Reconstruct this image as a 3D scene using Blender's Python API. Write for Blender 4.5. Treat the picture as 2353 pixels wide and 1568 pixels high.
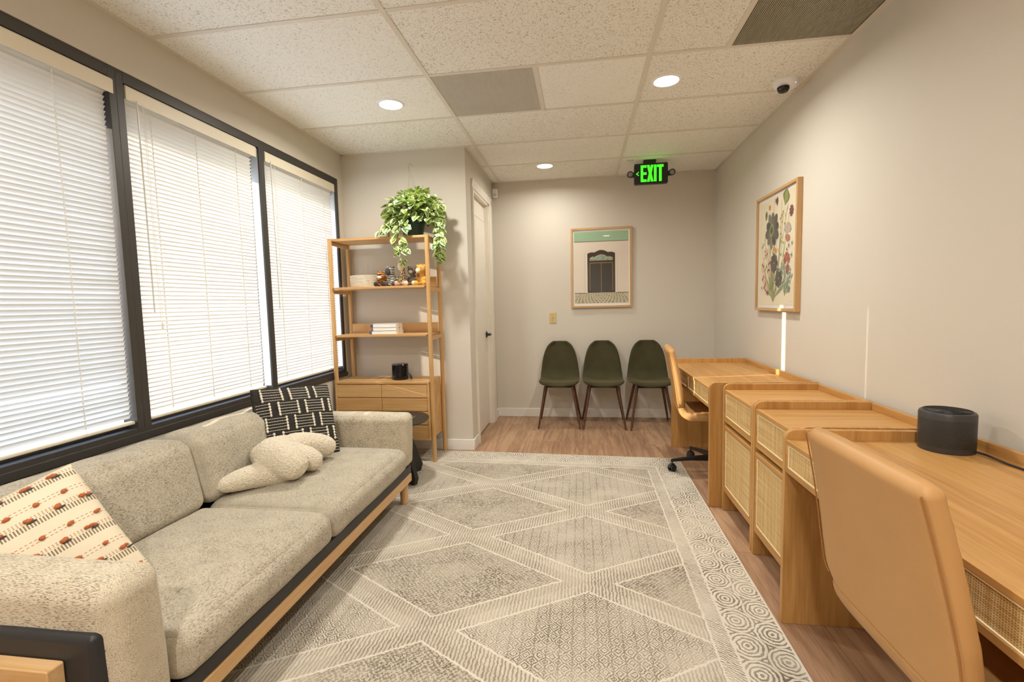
import bpy, bmesh, math, random
from math import sin, cos, pi, sqrt, atan2, radians
from mathutils import Vector, Matrix, Euler, noise

random.seed(7)
S = bpy.context.scene
C = S.collection
for o in list(bpy.data.objects):
    bpy.data.objects.remove(o, do_unlink=True)

# ------------------------------------------------------------------ camera
F_PX, PITCH, YAW, ROLL, CAM_Z = 1096.6, .0788, .1447, -.024, 1.252
cam_d = bpy.data.cameras.new('camera')
cam_d.sensor_width = 36.0
cam_d.lens = F_PX / 2353.0 * 36.0
cam_d.clip_start = .02
cam = bpy.data.objects.new('camera', cam_d)
C.objects.link(cam)
_r = Vector((cos(YAW), sin(YAW), 0)); _f = Vector((-sin(YAW), cos(YAW), 0)); _z = Vector((0, 0, 1))
_fw = _f * cos(PITCH) - _z * sin(PITCH)
_up = _f * sin(PITCH) + _z * cos(PITCH)
_R = _r * cos(ROLL) + _up * sin(ROLL)
_U = -_r * sin(ROLL) + _up * cos(ROLL)
cam.matrix_world = Matrix(((_R.x, _U.x, -_fw.x, 0), (_R.y, _U.y, -_fw.y, 0), (_R.z, _U.z, -_fw.z, CAM_Z), (0, 0, 0, 1)))
S.camera = cam

# ------------------------------------------------------------------ world, sun, exposure
W = bpy.data.worlds.new('world'); S.world = W; W.use_nodes = True
_nt = W.node_tree; _bg = _nt.nodes['Background']
_tc = _nt.nodes.new('ShaderNodeTexCoord'); _sep = _nt.nodes.new('ShaderNodeSeparateXYZ')
_rmp = _nt.nodes.new('ShaderNodeValToRGB')
_nt.links.new(_tc.outputs['Generated'], _sep.inputs[0]); _nt.links.new(_sep.outputs['Z'], _rmp.inputs[0])
_rmp.color_ramp.elements[0].color = (.76, .84, .96, 1); _rmp.color_ramp.elements[0].position = 0.0
_rmp.color_ramp.elements[1].color = (.42, .60, .95, 1); _rmp.color_ramp.elements[1].position = .6
_nt.links.new(_rmp.outputs[0], _bg.inputs[0])
_bg.inputs[1].default_value = 4.8

sun_d = bpy.data.lights.new('sun', 'SUN'); sun_d.energy = 7.0; sun_d.color = (1.0, .86, .68); sun_d.angle = radians(.53)
sun = bpy.data.objects.new('sun', sun_d); C.objects.link(sun)
SUN_DIR = Vector((1, .19, -.257)).normalized()
sun.rotation_euler = SUN_DIR.to_track_quat('-Z', 'Y').to_euler()
sun.location = (-8, -1, 4)

vs = S.view_settings
S.display_settings.display_device = 'sRGB'
vs.view_transform = 'Standard'; vs.look = 'None'; vs.gamma = 1; vs.use_curve_mapping = False
vs.exposure = 0.52
LAMP_W = 14.0          # each ceiling downlight

# ------------------------------------------------------------------ room numbers
XL, XR, YW, H = -2.006, 1.363, 5.17, 2.543
XC, YC = -.929, 3.932
YB = -2.2
T = .6096
XA, Y1 = -.843, 2.096

# ------------------------------------------------------------------ colour and node helpers
def lin(h):
    if isinstance(h, str):
        h = h.lstrip('#'); c = [int(h[i:i + 2], 16) / 255 for i in (0, 2, 4)]
    else:
        c = [v / 255 for v in h]
    return tuple(((v / 12.92) if v <= .04045 else ((v + .055) / 1.055) ** 2.4) for v in c) + (1,)

class M:
    def __init__(s, name, color=None, rough=.6, metal=0, spec=.5):
        s.m = bpy.data.materials.new(name); s.m.use_nodes = True
        s.nt = s.m.node_tree; s.b = s.nt.nodes['Principled BSDF']
        s.b.inputs['Roughness'].default_value = rough
        s.b.inputs['Metallic'].default_value = metal
        s.b.inputs['Specular IOR Level'].default_value = spec
        if color is not None:
            s.b.inputs['Base Color'].default_value = lin(color)
    def n(s, t, **kw):
        nd = s.nt.nodes.new('ShaderNode' + t)
        for k, v in kw.items(): setattr(nd, k, v)
        return nd
    def put(s, inp, v):
        if hasattr(v, 'is_linked'): s.nt.links.new(v, inp)
        else: inp.default_value = v
    def f(s, op, a, b=0.0, c=0.0):
        nd = s.n('Math', operation=op)
        s.put(nd.inputs[0], a); s.put(nd.inputs[1], b); s.put(nd.inputs[2], c)
        return nd.outputs[0]
    def co(s, kind='Object'):
        return s.n('TexCoord').outputs[kind]
    def mapv(s, v, scale=(1, 1, 1), loc=(0, 0, 0), rot=(0, 0, 0)):
        nd = s.n('Mapping'); s.put(nd.inputs[0], v)
        nd.inputs['Scale'].default_value = scale; nd.inputs['Location'].default_value = loc; nd.inputs['Rotation'].default_value = rot
        return nd.outputs[0]
    def xyz(s, v):
        nd = s.n('SeparateXYZ'); s.put(nd.inputs[0], v); return nd.outputs
    def vec(s, x, y, z):
        nd = s.n('CombineXYZ')
        s.put(nd.inputs[0], x); s.put(nd.inputs[1], y); s.put(nd.inputs[2], z); return nd.outputs[0]
    def noise(s, v, scale=5, detail=2, rough=.5, dist=0, out='Fac'):
        nd = s.n('TexNoise'); s.put(nd.inputs['Vector'], v)
        nd.inputs['Scale'].default_value = scale; nd.inputs['Detail'].default_value = detail
        nd.inputs['Roughness'].default_value = rough; nd.inputs['Distortion'].default_value = dist
        return nd.outputs[out]
    def ramp(s, v, stops, interp='LINEAR'):
        nd = s.n('ValToRGB'); s.put(nd.inputs[0], v); r = nd.color_ramp; r.interpolation = interp
        while len(r.elements) < len(stops): r.elements.new(.5)
        for e, (p, c) in zip(r.elements, stops):
            e.position = p; e.color = lin(c) if isinstance(c, (str, tuple, list)) and not (isinstance(c, tuple) and len(c) == 4) else (c if isinstance(c, tuple) else (c, c, c, 1))
        return nd.outputs[0]
    def mix(s, fac, a, b, blend='MIX'):
        nd = s.n('Mix', data_type='RGBA', blend_type=blend)
        s.put(nd.inputs[0], fac)
        s.put(nd.inputs[6], lin(a) if isinstance(a, str) else a); s.put(nd.inputs[7], lin(b) if isinstance(b, str) else b)
        return nd.outputs[2]
    def color(s, v): s.put(s.b.inputs['Base Color'], v)
    def bump(s, h, strength=.3, dist=.002):
        nd = s.n('Bump'); s.put(nd.inputs['Height'], h)
        nd.inputs['Strength'].default_value = strength; nd.inputs['Distance'].default_value = dist
        s.nt.links.new(nd.outputs[0], s.b.inputs['Normal'])
    def step(s, v, edge, soft=.02):
        if hasattr(edge, 'is_linked'): v = s.f('SUBTRACT', v, edge); edge = 0.0
        nd = s.n('MapRange', interpolation_type='SMOOTHSTEP'); s.put(nd.inputs[0], v)
        s.put(nd.inputs[1], edge - soft); s.put(nd.inputs[2], edge + soft)
        return nd.outputs[0]

def plain(name, color, rough=.6, metal=0, spec=.5, var=.0, scale=8):
    m = M(name, color, rough, metal, spec)
    v = m.noise(m.co(), scale, 3)
    c = lin(color)
    d = .04 + var
    lo = tuple(x * (1 - d) for x in c[:3]) + (1,); hi = tuple(min(1, x * (1 + d)) for x in c[:3]) + (1,)
    m.color(m.mix(v, lo, hi))
    return m.m

def wall_paint(name, color):
    m = M(name, color, .75, 0, .25)
    v = m.co()
    c = lin(color)
    m.color(m.mix(m.noise(v, 1.3, 3), tuple(x * .97 for x in c[:3]) + (1,), tuple(min(1, x * 1.03) for x in c[:3]) + (1,)))
    m.bump(m.noise(v, 220, 2), .12, .001)
    return m.m

def wood(name, base, dark, axis='Y', scale=1.0, rough=.42, knot=.0):
    m = M(name, base, rough, 0, .4)
    v = m.co()
    st = {'X': (1.2, 22, 22), 'Y': (22, 1.2, 22), 'Z': (22, 22, 1.2)}[axis]
    st = tuple(x * scale for x in st)
    big = m.noise(m.mapv(v, tuple(x * .22 for x in st)), 1, 3, .55, .6)
    fine = m.noise(m.mapv(v, tuple(x * 4 for x in st)), 1, 3, .6)
    rings = m.f('SINE', m.f('MULTIPLY', big, 34.0))
    rings = m.f('MULTIPLY_ADD', rings, .5, .5)
    t = m.f('ADD', m.f('MULTIPLY', rings, .24), m.f('MULTIPLY', fine, .70))
    b, d = lin(base), lin(dark)
    m.color(m.ramp(t, [(.22, tuple(d[:3]) + (1,)), (.5, tuple((x * .6 + y * .4) for x, y in zip(b[:3], d[:3])) + (1,)), (.78, tuple(b[:3]) + (1,))]))
    m.bump(fine, .08, .001)
    return m.m

def emit(name, color, strength):
    m = M(name, color, .5)
    m.b.inputs['Emission Color'].default_value = lin(color)
    m.b.inputs['Emission Strength'].default_value = strength
    return m.m

# ------------------------------------------------------------------ mesh builder
class MB:
    def __init__(s): s.v = []; s.f = []; s.mi = []; s.col = []
    def add(s, vs_, fs, mi=0):
        n = len(s.v); s.v += [tuple(p) for p in vs_]
        for f in fs: s.f.append(tuple(i + n for i in f)); s.mi.append(mi)
    def box(s, x0, x1, y0, y1, z0, z1, mi=0, mat=None):
        if x0 > x1: x0, x1 = x1, x0
        if y0 > y1: y0, y1 = y1, y0
        if z0 > z1: z0, z1 = z1, z0
        p = [(x, y, z) for z in (z0, z1) for y in (y0, y1) for x in (x0, x1)]
        if mat: p = [mat @ Vector(q) for q in p]
        s.add(p, [(0, 2, 3, 1), (4, 5, 7, 6), (0, 1, 5, 4), (1, 3, 7, 5), (3, 2, 6, 7), (2, 0, 4, 6)], mi)
        return s
    def prism(s, poly, axis, a, b, mi=0, mat=None):
        # poly: 2D points ; axis 'X': (y,z) 'Y': (x,z) 'Z': (x,y)
        def put(p, t):
            return {'X': (t, p[0], p[1]), 'Y': (p[0], t, p[1]), 'Z': (p[0], p[1], t)}[axis]
        n = len(poly)
        vs_ = [put(p, a) for p in poly] + [put(p, b) for p in poly]
        if mat: vs_ = [mat @ Vector(q) for q in vs_]
        fs = [tuple(range(n)), tuple(range(2 * n - 1, n - 1, -1))]
        for i in range(n):
            j = (i + 1) % n; fs.append((i, i + n, j + n, j))
        s.add(vs_, fs, mi); return s
    def tube(s, pts, r, seg=10, mi=0, cap=True, closed=False):
        pts = [Vector(p) for p in pts]; n = len(pts)
        rs = r if isinstance(r, (list, tuple)) else [r] * n
        rings = []; prev = None
        for i, p in enumerate(pts):
            if closed: d = pts[(i + 1) % n] - pts[i - 1]
            else: d = pts[min(i + 1, n - 1)] - pts[max(i - 1, 0)]
            d = d.normalized() if d.length > 1e-9 else Vector((0, 0, 1))
            if prev is None:
                a = Vector((0, 0, 1)) if abs(d.z) < .9 else Vector((1, 0, 0))
                u = d.cross(a).normalized()
            else:
                u = (prev - d * prev.dot(d)).normalized()
            prev = u; w = d.cross(u)
            rings.append([p + (u * cos(2 * pi * k / seg) + w * sin(2 * pi * k / seg)) * rs[i] for k in range(seg)])
        vs_ = [q for ring in rings for q in ring]; fs = []
        m = n if closed else n - 1
        for i in range(m):
            for k in range(seg):
                a = i * seg + k; b = i * seg + (k + 1) % seg; j = ((i + 1) % n) * seg
                fs.append((a, b, j + (k + 1) % seg, j + k))
        if cap and not closed:
            fs.append(tuple(range(seg - 1, -1, -1))); fs.append(tuple(range((n - 1) * seg, n * seg)))
        s.add(vs_, fs, mi); return s
    def lathe(s, prof, c=(0, 0, 0), seg=32, mi=0, mat=None):
        # prof [(r,z)], closed at the ends by caps
        vs_ = []; fs = []; n = len(prof)
        for r, z in prof:
            for k in range(seg):
                vs_.append(Vector((c[0] + r * cos(2 * pi * k / seg), c[1] + r * sin(2 * pi * k / seg), c[2] + z)))
        if mat: vs_ = [mat @ q for q in vs_]
        for i in range(n - 1):
            for k in range(seg):
                k2 = (k + 1) % seg
                fs.append((i * seg + k, i * seg + k2, (i + 1) * seg + k2, (i + 1) * seg + k))
        fs.append(tuple(range(seg - 1, -1, -1))); fs.append(tuple(range((n - 1) * seg, n * seg)))
        s.add(vs_, fs, mi); return s
    def ell(s, c, r, rot=(0, 0, 0), u=20, v=12, mi=0, power=2.0):
        R = Euler(rot).to_matrix(); vs_ = []; fs = []
        def sp(x): return math.copysign(abs(x) ** (2 / power), x)
        for i in range(v + 1):
            ph = -pi / 2 + pi * i / v
            for k in range(u):
                th = 2 * pi * k / u
                p = Vector((r[0] * sp(cos(ph)) * sp(cos(th)), r[1] * sp(cos(ph)) * sp(sin(th)), r[2] * sp(sin(ph))))
                vs_.append(R @ p + Vector(c))
        for i in range(v):
            for k in range(u):
                k2 = (k + 1) % u
                if i == 0: fs.append((k, (i + 1) * u + k2, (i + 1) * u + k))
                elif i == v - 1: fs.append((i * u + k, i * u + k2, (i + 1) * u + k))
                else: fs.append((i * u + k, i * u + k2, (i + 1) * u + k2, (i + 1) * u + k))
        s.add(vs_, fs, mi); return s
    def grid(s, fn, nu, nv, mi=0, flip=False):
        vs_ = [fn(i / nu, j / nv) for j in range(nv + 1) for i in range(nu + 1)]; fs = []
        for j in range(nv):
            for i in range(nu):
                a = j * (nu + 1) + i
                q = (a, a + 1, a + nu + 2, a + nu + 1)
                fs.append(q[::-1] if flip else q)
        s.add(vs_, fs, mi); return s
    def build(s, name, mats, parent=None, local=False, bevel=0, bseg=2, sharp=35, merge=False, fixn=True, solid=0, subd=0, soff=0):
        me = bpy.data.meshes.new(name)
        off = Vector((0, 0, 0))
        if parent is not None and not local:
            p = parent
            while p is not None: off += p.location; p = p.parent
        me.from_pydata([tuple(Vector(q) - off) for q in s.v], [], s.f)
        if not isinstance(mats, (list, tuple)): mats = [mats]
        for m in mats: me.materials.append(m)
        if len(mats) > 1:
            for p, i in zip(me.polygons, s.mi): p.material_index = i
        if fixn:
            bm = bmesh.new(); bm.from_mesh(me)
            if merge: bmesh.ops.remove_doubles(bm, verts=bm.verts, dist=1e-5)
            bmesh.ops.recalc_face_normals(bm, faces=bm.faces); bm.to_mesh(me); bm.free()
        for p in me.polygons: p.use_smooth = True
        try: me.set_sharp_from_angle(angle=radians(sharp))
        except Exception: pass
        me.update()
        o = bpy.data.objects.new(name, me); C.objects.link(o)
        if parent is not None: o.parent = parent
        if solid:
            md = o.modifiers.new('solid', 'SOLIDIFY'); md.thickness = solid; md.offset = soff
        if bevel:
            md = o.modifiers.new('bevel', 'BEVEL'); md.width = bevel; md.segments = bseg; md.limit_method = 'ANGLE'; md.angle_limit = radians(40)
        if subd:
            md = o.modifiers.new('sub', 'SUBSURF'); md.levels = subd; md.render_levels = subd
        return o

def thing(name, label, cat, loc=(0, 0, 0), rz=0, group=None):
    o = bpy.data.objects.new(name, None); C.objects.link(o); o.empty_display_size = .05
    o.location = loc; o.rotation_euler = (0, 0, rz)
    o['label'] = label; o['category'] = cat
    if group: o['group'] = group
    return o

def tag(o, label, cat, group=None):
    o['label'] = label; o['category'] = cat
    if group: o['group'] = group
    return o

def struct(o): o['kind'] = 'structure'; return o

def dup(root, loc, rz=0, label=None, group=None):
    r = root.copy(); C.objects.link(r); r.location = loc; r.rotation_euler = (0, 0, rz)
    if label: r['label'] = label
    if group: r['group'] = group
    for ch in list(root.children):
        c = ch.copy(); C.objects.link(c); c.parent = r
        for g in ch.children:
            d = g.copy(); C.objects.link(d); d.parent = c
    return r

def rrect(x0, x1, y0, y1, r, seg=6, corners=(1, 1, 1, 1)):
    # ccw from lower-left ; corners ll, lr, ur, ul
    pts = []
    for (cx, cy, a0, on, px, py) in ((x0 + r, y0 + r, pi, corners[0], x0, y0), (x1 - r, y0 + r, 1.5 * pi, corners[1], x1, y0),
                                     (x1 - r, y1 - r, 0, corners[2], x1, y1), (x0 + r, y1 - r, .5 * pi, corners[3], x0, y1)):
        if on:
            for k in range(seg + 1):
                a = a0 + .5 * pi * k / seg; pts.append((cx + r * cos(a), cy + r * sin(a)))
        else: pts.append((px, py))
    return pts

def puff_box(mb, c, h, r=.05, puff=.02, wr=.0, seed=0, N=30, fn=None, mi=0, side=.010):
    """soft cushion: a box with rounded edges of radius r and bulging faces (puff, side in metres)"""
    def P(x, y, z):
        q = Vector((x * h[0], y * h[1], z * h[2]))
        i_ = Vector([max(-(hh - r), min(hh - r, v_)) for hh, v_ in zip(h, q)])
        d = q - i_
        d = d.normalized() if d.length > 1e-9 else d
        p = i_ + d * r
        p.z += math.copysign(1, z) * puff * max(0, 1 - x * x) ** .7 * max(0, 1 - y * y) ** .7 * abs(z) ** 2
        p.x += math.copysign(1, x) * side * max(0, 1 - z * z) * max(0, 1 - y * y) ** .5 * abs(x) ** 2
        p.y += math.copysign(1, y) * side * max(0, 1 - z * z) * max(0, 1 - x * x) ** .5 * abs(y) ** 2
        p += Vector(c)
        if wr:
            nn = noise.noise(Vector((p.x * 5 + seed, p.y * 7, p.z * 5))) + .45 * noise.noise(Vector((p.x * 14 + seed, p.y * 19, p.z * 14)))
            p += d * nn * wr
        if fn: p = fn(p, x, y, z)
        return p
    vs_ = []; fs = []; idx = {}
    def vid(i, j, k):
        key = (i, j, k)
        if key not in idx:
            idx[key] = len(vs_)
            t = [sin((2 * a / N - 1) * pi / 2) for a in key]
            vs_.append(P(*t))
        return idx[key]
    for a in range(N):
        for b in range(N):
            fs.append((vid(a, b, N), vid(a + 1, b, N), vid(a + 1, b + 1, N), vid(a, b + 1, N)))
            fs.append((vid(a, b, 0), vid(a, b + 1, 0), vid(a + 1, b + 1, 0), vid(a + 1, b, 0)))
            fs.append((vid(N, a, b), vid(N, a + 1, b), vid(N, a + 1, b + 1), vid(N, a, b + 1)))
            fs.append((vid(0, a, b), vid(0, a, b + 1), vid(0, a + 1, b + 1), vid(0, a + 1, b)))
            fs.append((vid(a, N, b), vid(a, N, b + 1), vid(a + 1, N, b + 1), vid(a + 1, N, b)))
            fs.append((vid(a, 0, b), vid(a + 1, 0, b), vid(a + 1, 0, b + 1), vid(a, 0, b + 1)))
    mb.add(vs_, fs, mi)
    return mb
# ------------------------------------------------------------------ materials
m_wall = wall_paint('wall_paint', '#d4cdc0')
m_trim = plain('trim_paint', '#eae6de', .45)
m_door = plain('door_paint', '#e9e2d4', .45)
m_black = plain('black_metal', '#1c1b1b', .45)
m_dark_metal = plain('dark_bronze_frame', '#45413d', .45, .25)
m_white_plastic = plain('white_plastic', '#f3f2f1', .4)
m_ivory = plain('ivory_plastic', '#cdb67f', .45)
m_chrome = M('chrome', '#c8c8c8', .2, 1.0).m
m_screw = plain('screw_dark', '#6e5a38', .5)

def mk_ceiling():
    m = M('ceiling_tile', '#ddd6c6', .9, 0, .1)
    v = m.co()
    X, Y, Z = m.xyz(v)
    tx = m.f('FLOOR', m.f('DIVIDE', m.f('SUBTRACT', X, XA), 1.2192)); ty = m.f('FLOOR', m.f('DIVIDE', m.f('SUBTRACT', Y, Y1), T))
    rnd = m.n('TexWhiteNoise', noise_dimensions='2D'); m.put(rnd.inputs[0], m.vec(tx, ty, 0)); rv = rnd.outputs[0]
    a = m.noise(m.mapv(v, (1, 1.5, 1)), 130, 1.5, .5, .8)
    b = m.noise(m.mapv(v, (1.6, 1, 1), (3, 7, 0)), 75, 1, .5, 1.2)
    thr = m.f('MULTIPLY_ADD', rv, -.03, .665)
    fa = m.step(a, thr, .02); fb = m.f('MULTIPLY', m.step(b, .66, .02), m.step(rv, .45, .1))
    fl = m.f('MAXIMUM', fa, fb)
    tone = m.mix(m.noise(v, 2, 2), '#f0efe6', '#f6f5ee')
    tone = m.mix(m.f('MULTIPLY', rv, .35), tone, '#ebe4d6')
    m.color(m.mix(m.f('MULTIPLY', fl, .7), tone, '#9a8c76'))
    m.bump(m.f('SUBTRACT', 1.0, fl), .5, .002)
    return m.m
m_ceiling = mk_ceiling()
m_tbar = plain('ceiling_grid_metal', '#ddd6c8', .5)

def mk_floor():
    m = M('oak_plank_floor', '#a8835c', .42, 0, .4)
    v = m.co(); X, Y, Z = m.xyz(v)
    pw, pl = .18, 1.22
    row = m.f('FLOOR', m.f('DIVIDE', X, pw))
    r1 = m.n('TexWhiteNoise', noise_dimensions='1D'); m.put(r1.inputs['W'], row)
    yy = m.f('ADD', m.f('DIVIDE', Y, pl), m.f('MULTIPLY', r1.outputs[0], 7.0))
    col = m.f('FLOOR', yy)
    r2 = m.n('TexWhiteNoise', noise_dimensions='2D'); m.put(r2.inputs[0], m.vec(row, col, 0)); t = r2.outputs[0]
    sh = m.vec(m.f('ADD', X, m.f('MULTIPLY', t, 9.0)), m.f('ADD', Y, m.f('MULTIPLY', t, 31.0)), 0.0)
    big = m.noise(m.mapv(sh, (8, .55, 1)), 1, 2, .5, .35)
    rings = m.f('MULTIPLY_ADD', m.f('SINE', m.f('MULTIPLY', big, 34.0)), .5, .5)
    fine = m.noise(m.mapv(sh, (160, 7, 1)), 1, 3, .6)
    patch = m.noise(m.mapv(sh, (5, 1.6, 1), (4, 2, 0)), 1, 2, .5, .5)
    k = m.f('ADD', m.f('MULTIPLY', rings, .13), m.f('ADD', m.f('MULTIPLY', fine, .55), m.f('MULTIPLY', patch, .45)))
    c = m.ramp(k, [(.3, '#7e6049'), (.5, '#a58165'), (.66, '#bd9a79'), (.85, '#cbab8a')])
    c = m.mix(m.f('MULTIPLY', t, .28), c, '#8a6b52')
    fx = m.f('ABSOLUTE', m.f('SUBTRACT', m.f('FRACT', m.f('DIVIDE', X, pw)), .5)); fy = m.f('ABSOLUTE', m.f('SUBTRACT', m.f('FRACT', yy), .5))
    seam = m.f('MAXIMUM', m.f('GREATER_THAN', fx, .4925), m.f('GREATER_THAN', fy, .4988))
    c = m.mix(m.f('MULTIPLY', seam, .55), c, '#3c2b20')
    m.color(c); m.bump(m.f('SUBTRACT', fine, seam), .12, .001)
    return m.m
m_floor = mk_floor()

m_oak = {a: wood('honey_oak_' + a.lower(), '#cf9f60', '#ad7c42', a) for a in 'XYZ'}
m_shelf = {a: wood('shelf_oak_' + a.lower(), '#d8b07a', '#bd8f55', a, .8) for a in 'XYZ'}
m_sofa_wood = {a: wood('ash_wood_' + a.lower(), '#d8b283', '#c39a66', a) for a in 'XYZ'}
m_frame_wood = {a: wood('picture_oak_' + a.lower(), '#cda777', '#b78e5c', a) for a in 'XYZ'}

def mk_rattan():
    m = M('woven_cane', '#dcbb80', .6, 0, .3)
    v = m.co(); X, Y, Z = m.xyz(v)
    w = m.noise(v, 40, 1)
    u = m.f('MULTIPLY', m.f('ADD', Y, m.f('MULTIPLY', w, .0012)), 2 * pi / .0062)
    z = m.f('MULTIPLY', m.f('ADD', Z, m.f('MULTIPLY', w, .0012)), 2 * pi / .0052)
    hole = m.f('MULTIPLY', m.step(m.f('SINE', u), .1, .35), m.step(m.f('SINE', z), .0, .35))
    st = m.noise(m.mapv(v, (1, 120, 2)), 1, 2, .6)
    st2 = m.noise(m.mapv(v, (1, 2, 140)), 1, 2, .6)
    c = m.ramp(m.f('ADD', m.f('MULTIPLY', st, .5), m.f('MULTIPLY', st2, .5)), [(.35, '#c39a5b'), (.5, '#dcbb80'), (.65, '#ecd6a6')])
    m.color(m.mix(m.f('MULTIPLY', hole, .75), c, '#8f6530'))
    m.bump(m.f('SUBTRACT', 1.0, hole), .5, .001)
    return m.m
m_cane = mk_rattan()
m_reed = plain('pale_reed', '#f0e0b8', .5)

def mk_fabric(name, a, b, c, axis='Y', k=1.0):
    m = M(name, a, .95, 0, .1)
    v = m.co()
    sc = {'Y': (820, 105, 640), 'X': (105, 820, 640)}[axis]
    n1 = m.noise(m.mapv(v, tuple(x * k for x in sc)), 1, 1.5, .6)
    n2 = m.noise(m.mapv(v, (900 * k, 900 * k, 900 * k)), 1, 1, .5)
    n3 = m.noise(v, 14, 2, .6)
    t = m.f('ADD', m.f('MULTIPLY', n1, .72), m.f('ADD', m.f('MULTIPLY', n2, .16), m.f('MULTIPLY', n3, .12)))
    m.color(m.ramp(t, [(.37, c), (.45, b), (.53, a), (.8, '#d0c6b2')]))
    m.bump(t, .3, .0015)
    m.b.inputs['Sheen Weight'].default_value = .15
    return m.m
m_sofa = mk_fabric('heathered_sofa_fabric', '#beb5a2', '#a89e8b', '#665e52')
m_sofa_arm = mk_fabric('heathered_sofa_fabric_arm', '#cfc4ae', '#b5a88f', '#6d6253', 'X')

def mk_leather(name, base, dark, rough=.5):
    m = M(name, base, rough, 0, .4)
    v = m.co()
    m.color(m.mix(m.noise(v, 5, 4, .6), dark, base))
    vo = m.n('TexVoronoi'); m.put(vo.inputs['Vector'], v); vo.inputs['Scale'].default_value = 420
    m.bump(m.f('ADD', vo.outputs['Distance'], m.noise(v, 30, 3)), .10, .001)
    return m.m
m_black_leather = mk_leather('charcoal_leather', '#2f2e30', '#252527', .42)
m_tan = mk_leather('tan_leather', '#c2955f', '#b58853', .5)
m_tan_dark = mk_leather('tan_leather_gusset', '#a8713a', '#976233', .5)

def mk_velvet():
    m = M('olive_velvet', '#4a4a2e', .8, 0, .2)
    v = m.co()
    m.color(m.mix(m.noise(v, 7, 4, .6), '#34311f', '#504b30'))
    m.b.inputs['Sheen Weight'].default_value = .6; m.b.inputs['Sheen Roughness'].default_value = .4
    m.b.inputs['Sheen Tint'].default_value = lin('#a39a7c')
    m.bump(m.noise(v, 260, 2), .1, .001)
    return m.m
m_velvet = mk_velvet()
m_walnut_leg = wood('walnut_leg', '#6b4630', '#4a2f20', 'Z', 1, .4)

def mk_slat():
    m = M('blind_slat', '#ecebe6', .5, 0, .3)
    tr = m.n('BsdfTranslucent'); tr.inputs[0].default_value = lin('#f3f0e8')
    mx = m.n('MixShader'); mx.inputs[0].default_value = .13
    m.nt.links.new(m.b.outputs[0], mx.inputs[1]); m.nt.links.new(tr.outputs[0], mx.inputs[2])
    out = [n for n in m.nt.nodes if n.type == 'OUTPUT_MATERIAL'][0]
    m.nt.links.new(mx.outputs[0], out.inputs[0])
    return m.m
m_slat = mk_slat()
m_rail = plain('blind_rail', '#e6dcc6', .45)
m_cord = plain('blind_cord', '#eeeae0', .8)

def mk_glass(name, amount=.09):
    m = M(name); nt = m.nt; nt.nodes.remove(m.b)
    t = m.n('BsdfTransparent'); g = m.n('BsdfGlossy'); g.inputs['Roughness'].default_value = .02
    lw = m.n('LayerWeight'); fr = m.f('MULTIPLY_ADD', m.f('POWER', lw.outputs['Facing'], 4.0), .55, .035)
    mx = m.n('MixShader'); nt.links.new(fr, mx.inputs[0]); nt.links.new(t.outputs[0], mx.inputs[1]); nt.links.new(g.outputs[0], mx.inputs[2])
    out = [n for n in nt.nodes if n.type == 'OUTPUT_MATERIAL'][0]; nt.links.new(mx.outputs[0], out.inputs[0])
    return m.m
m_glass = mk_glass('clear_glass')

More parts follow.
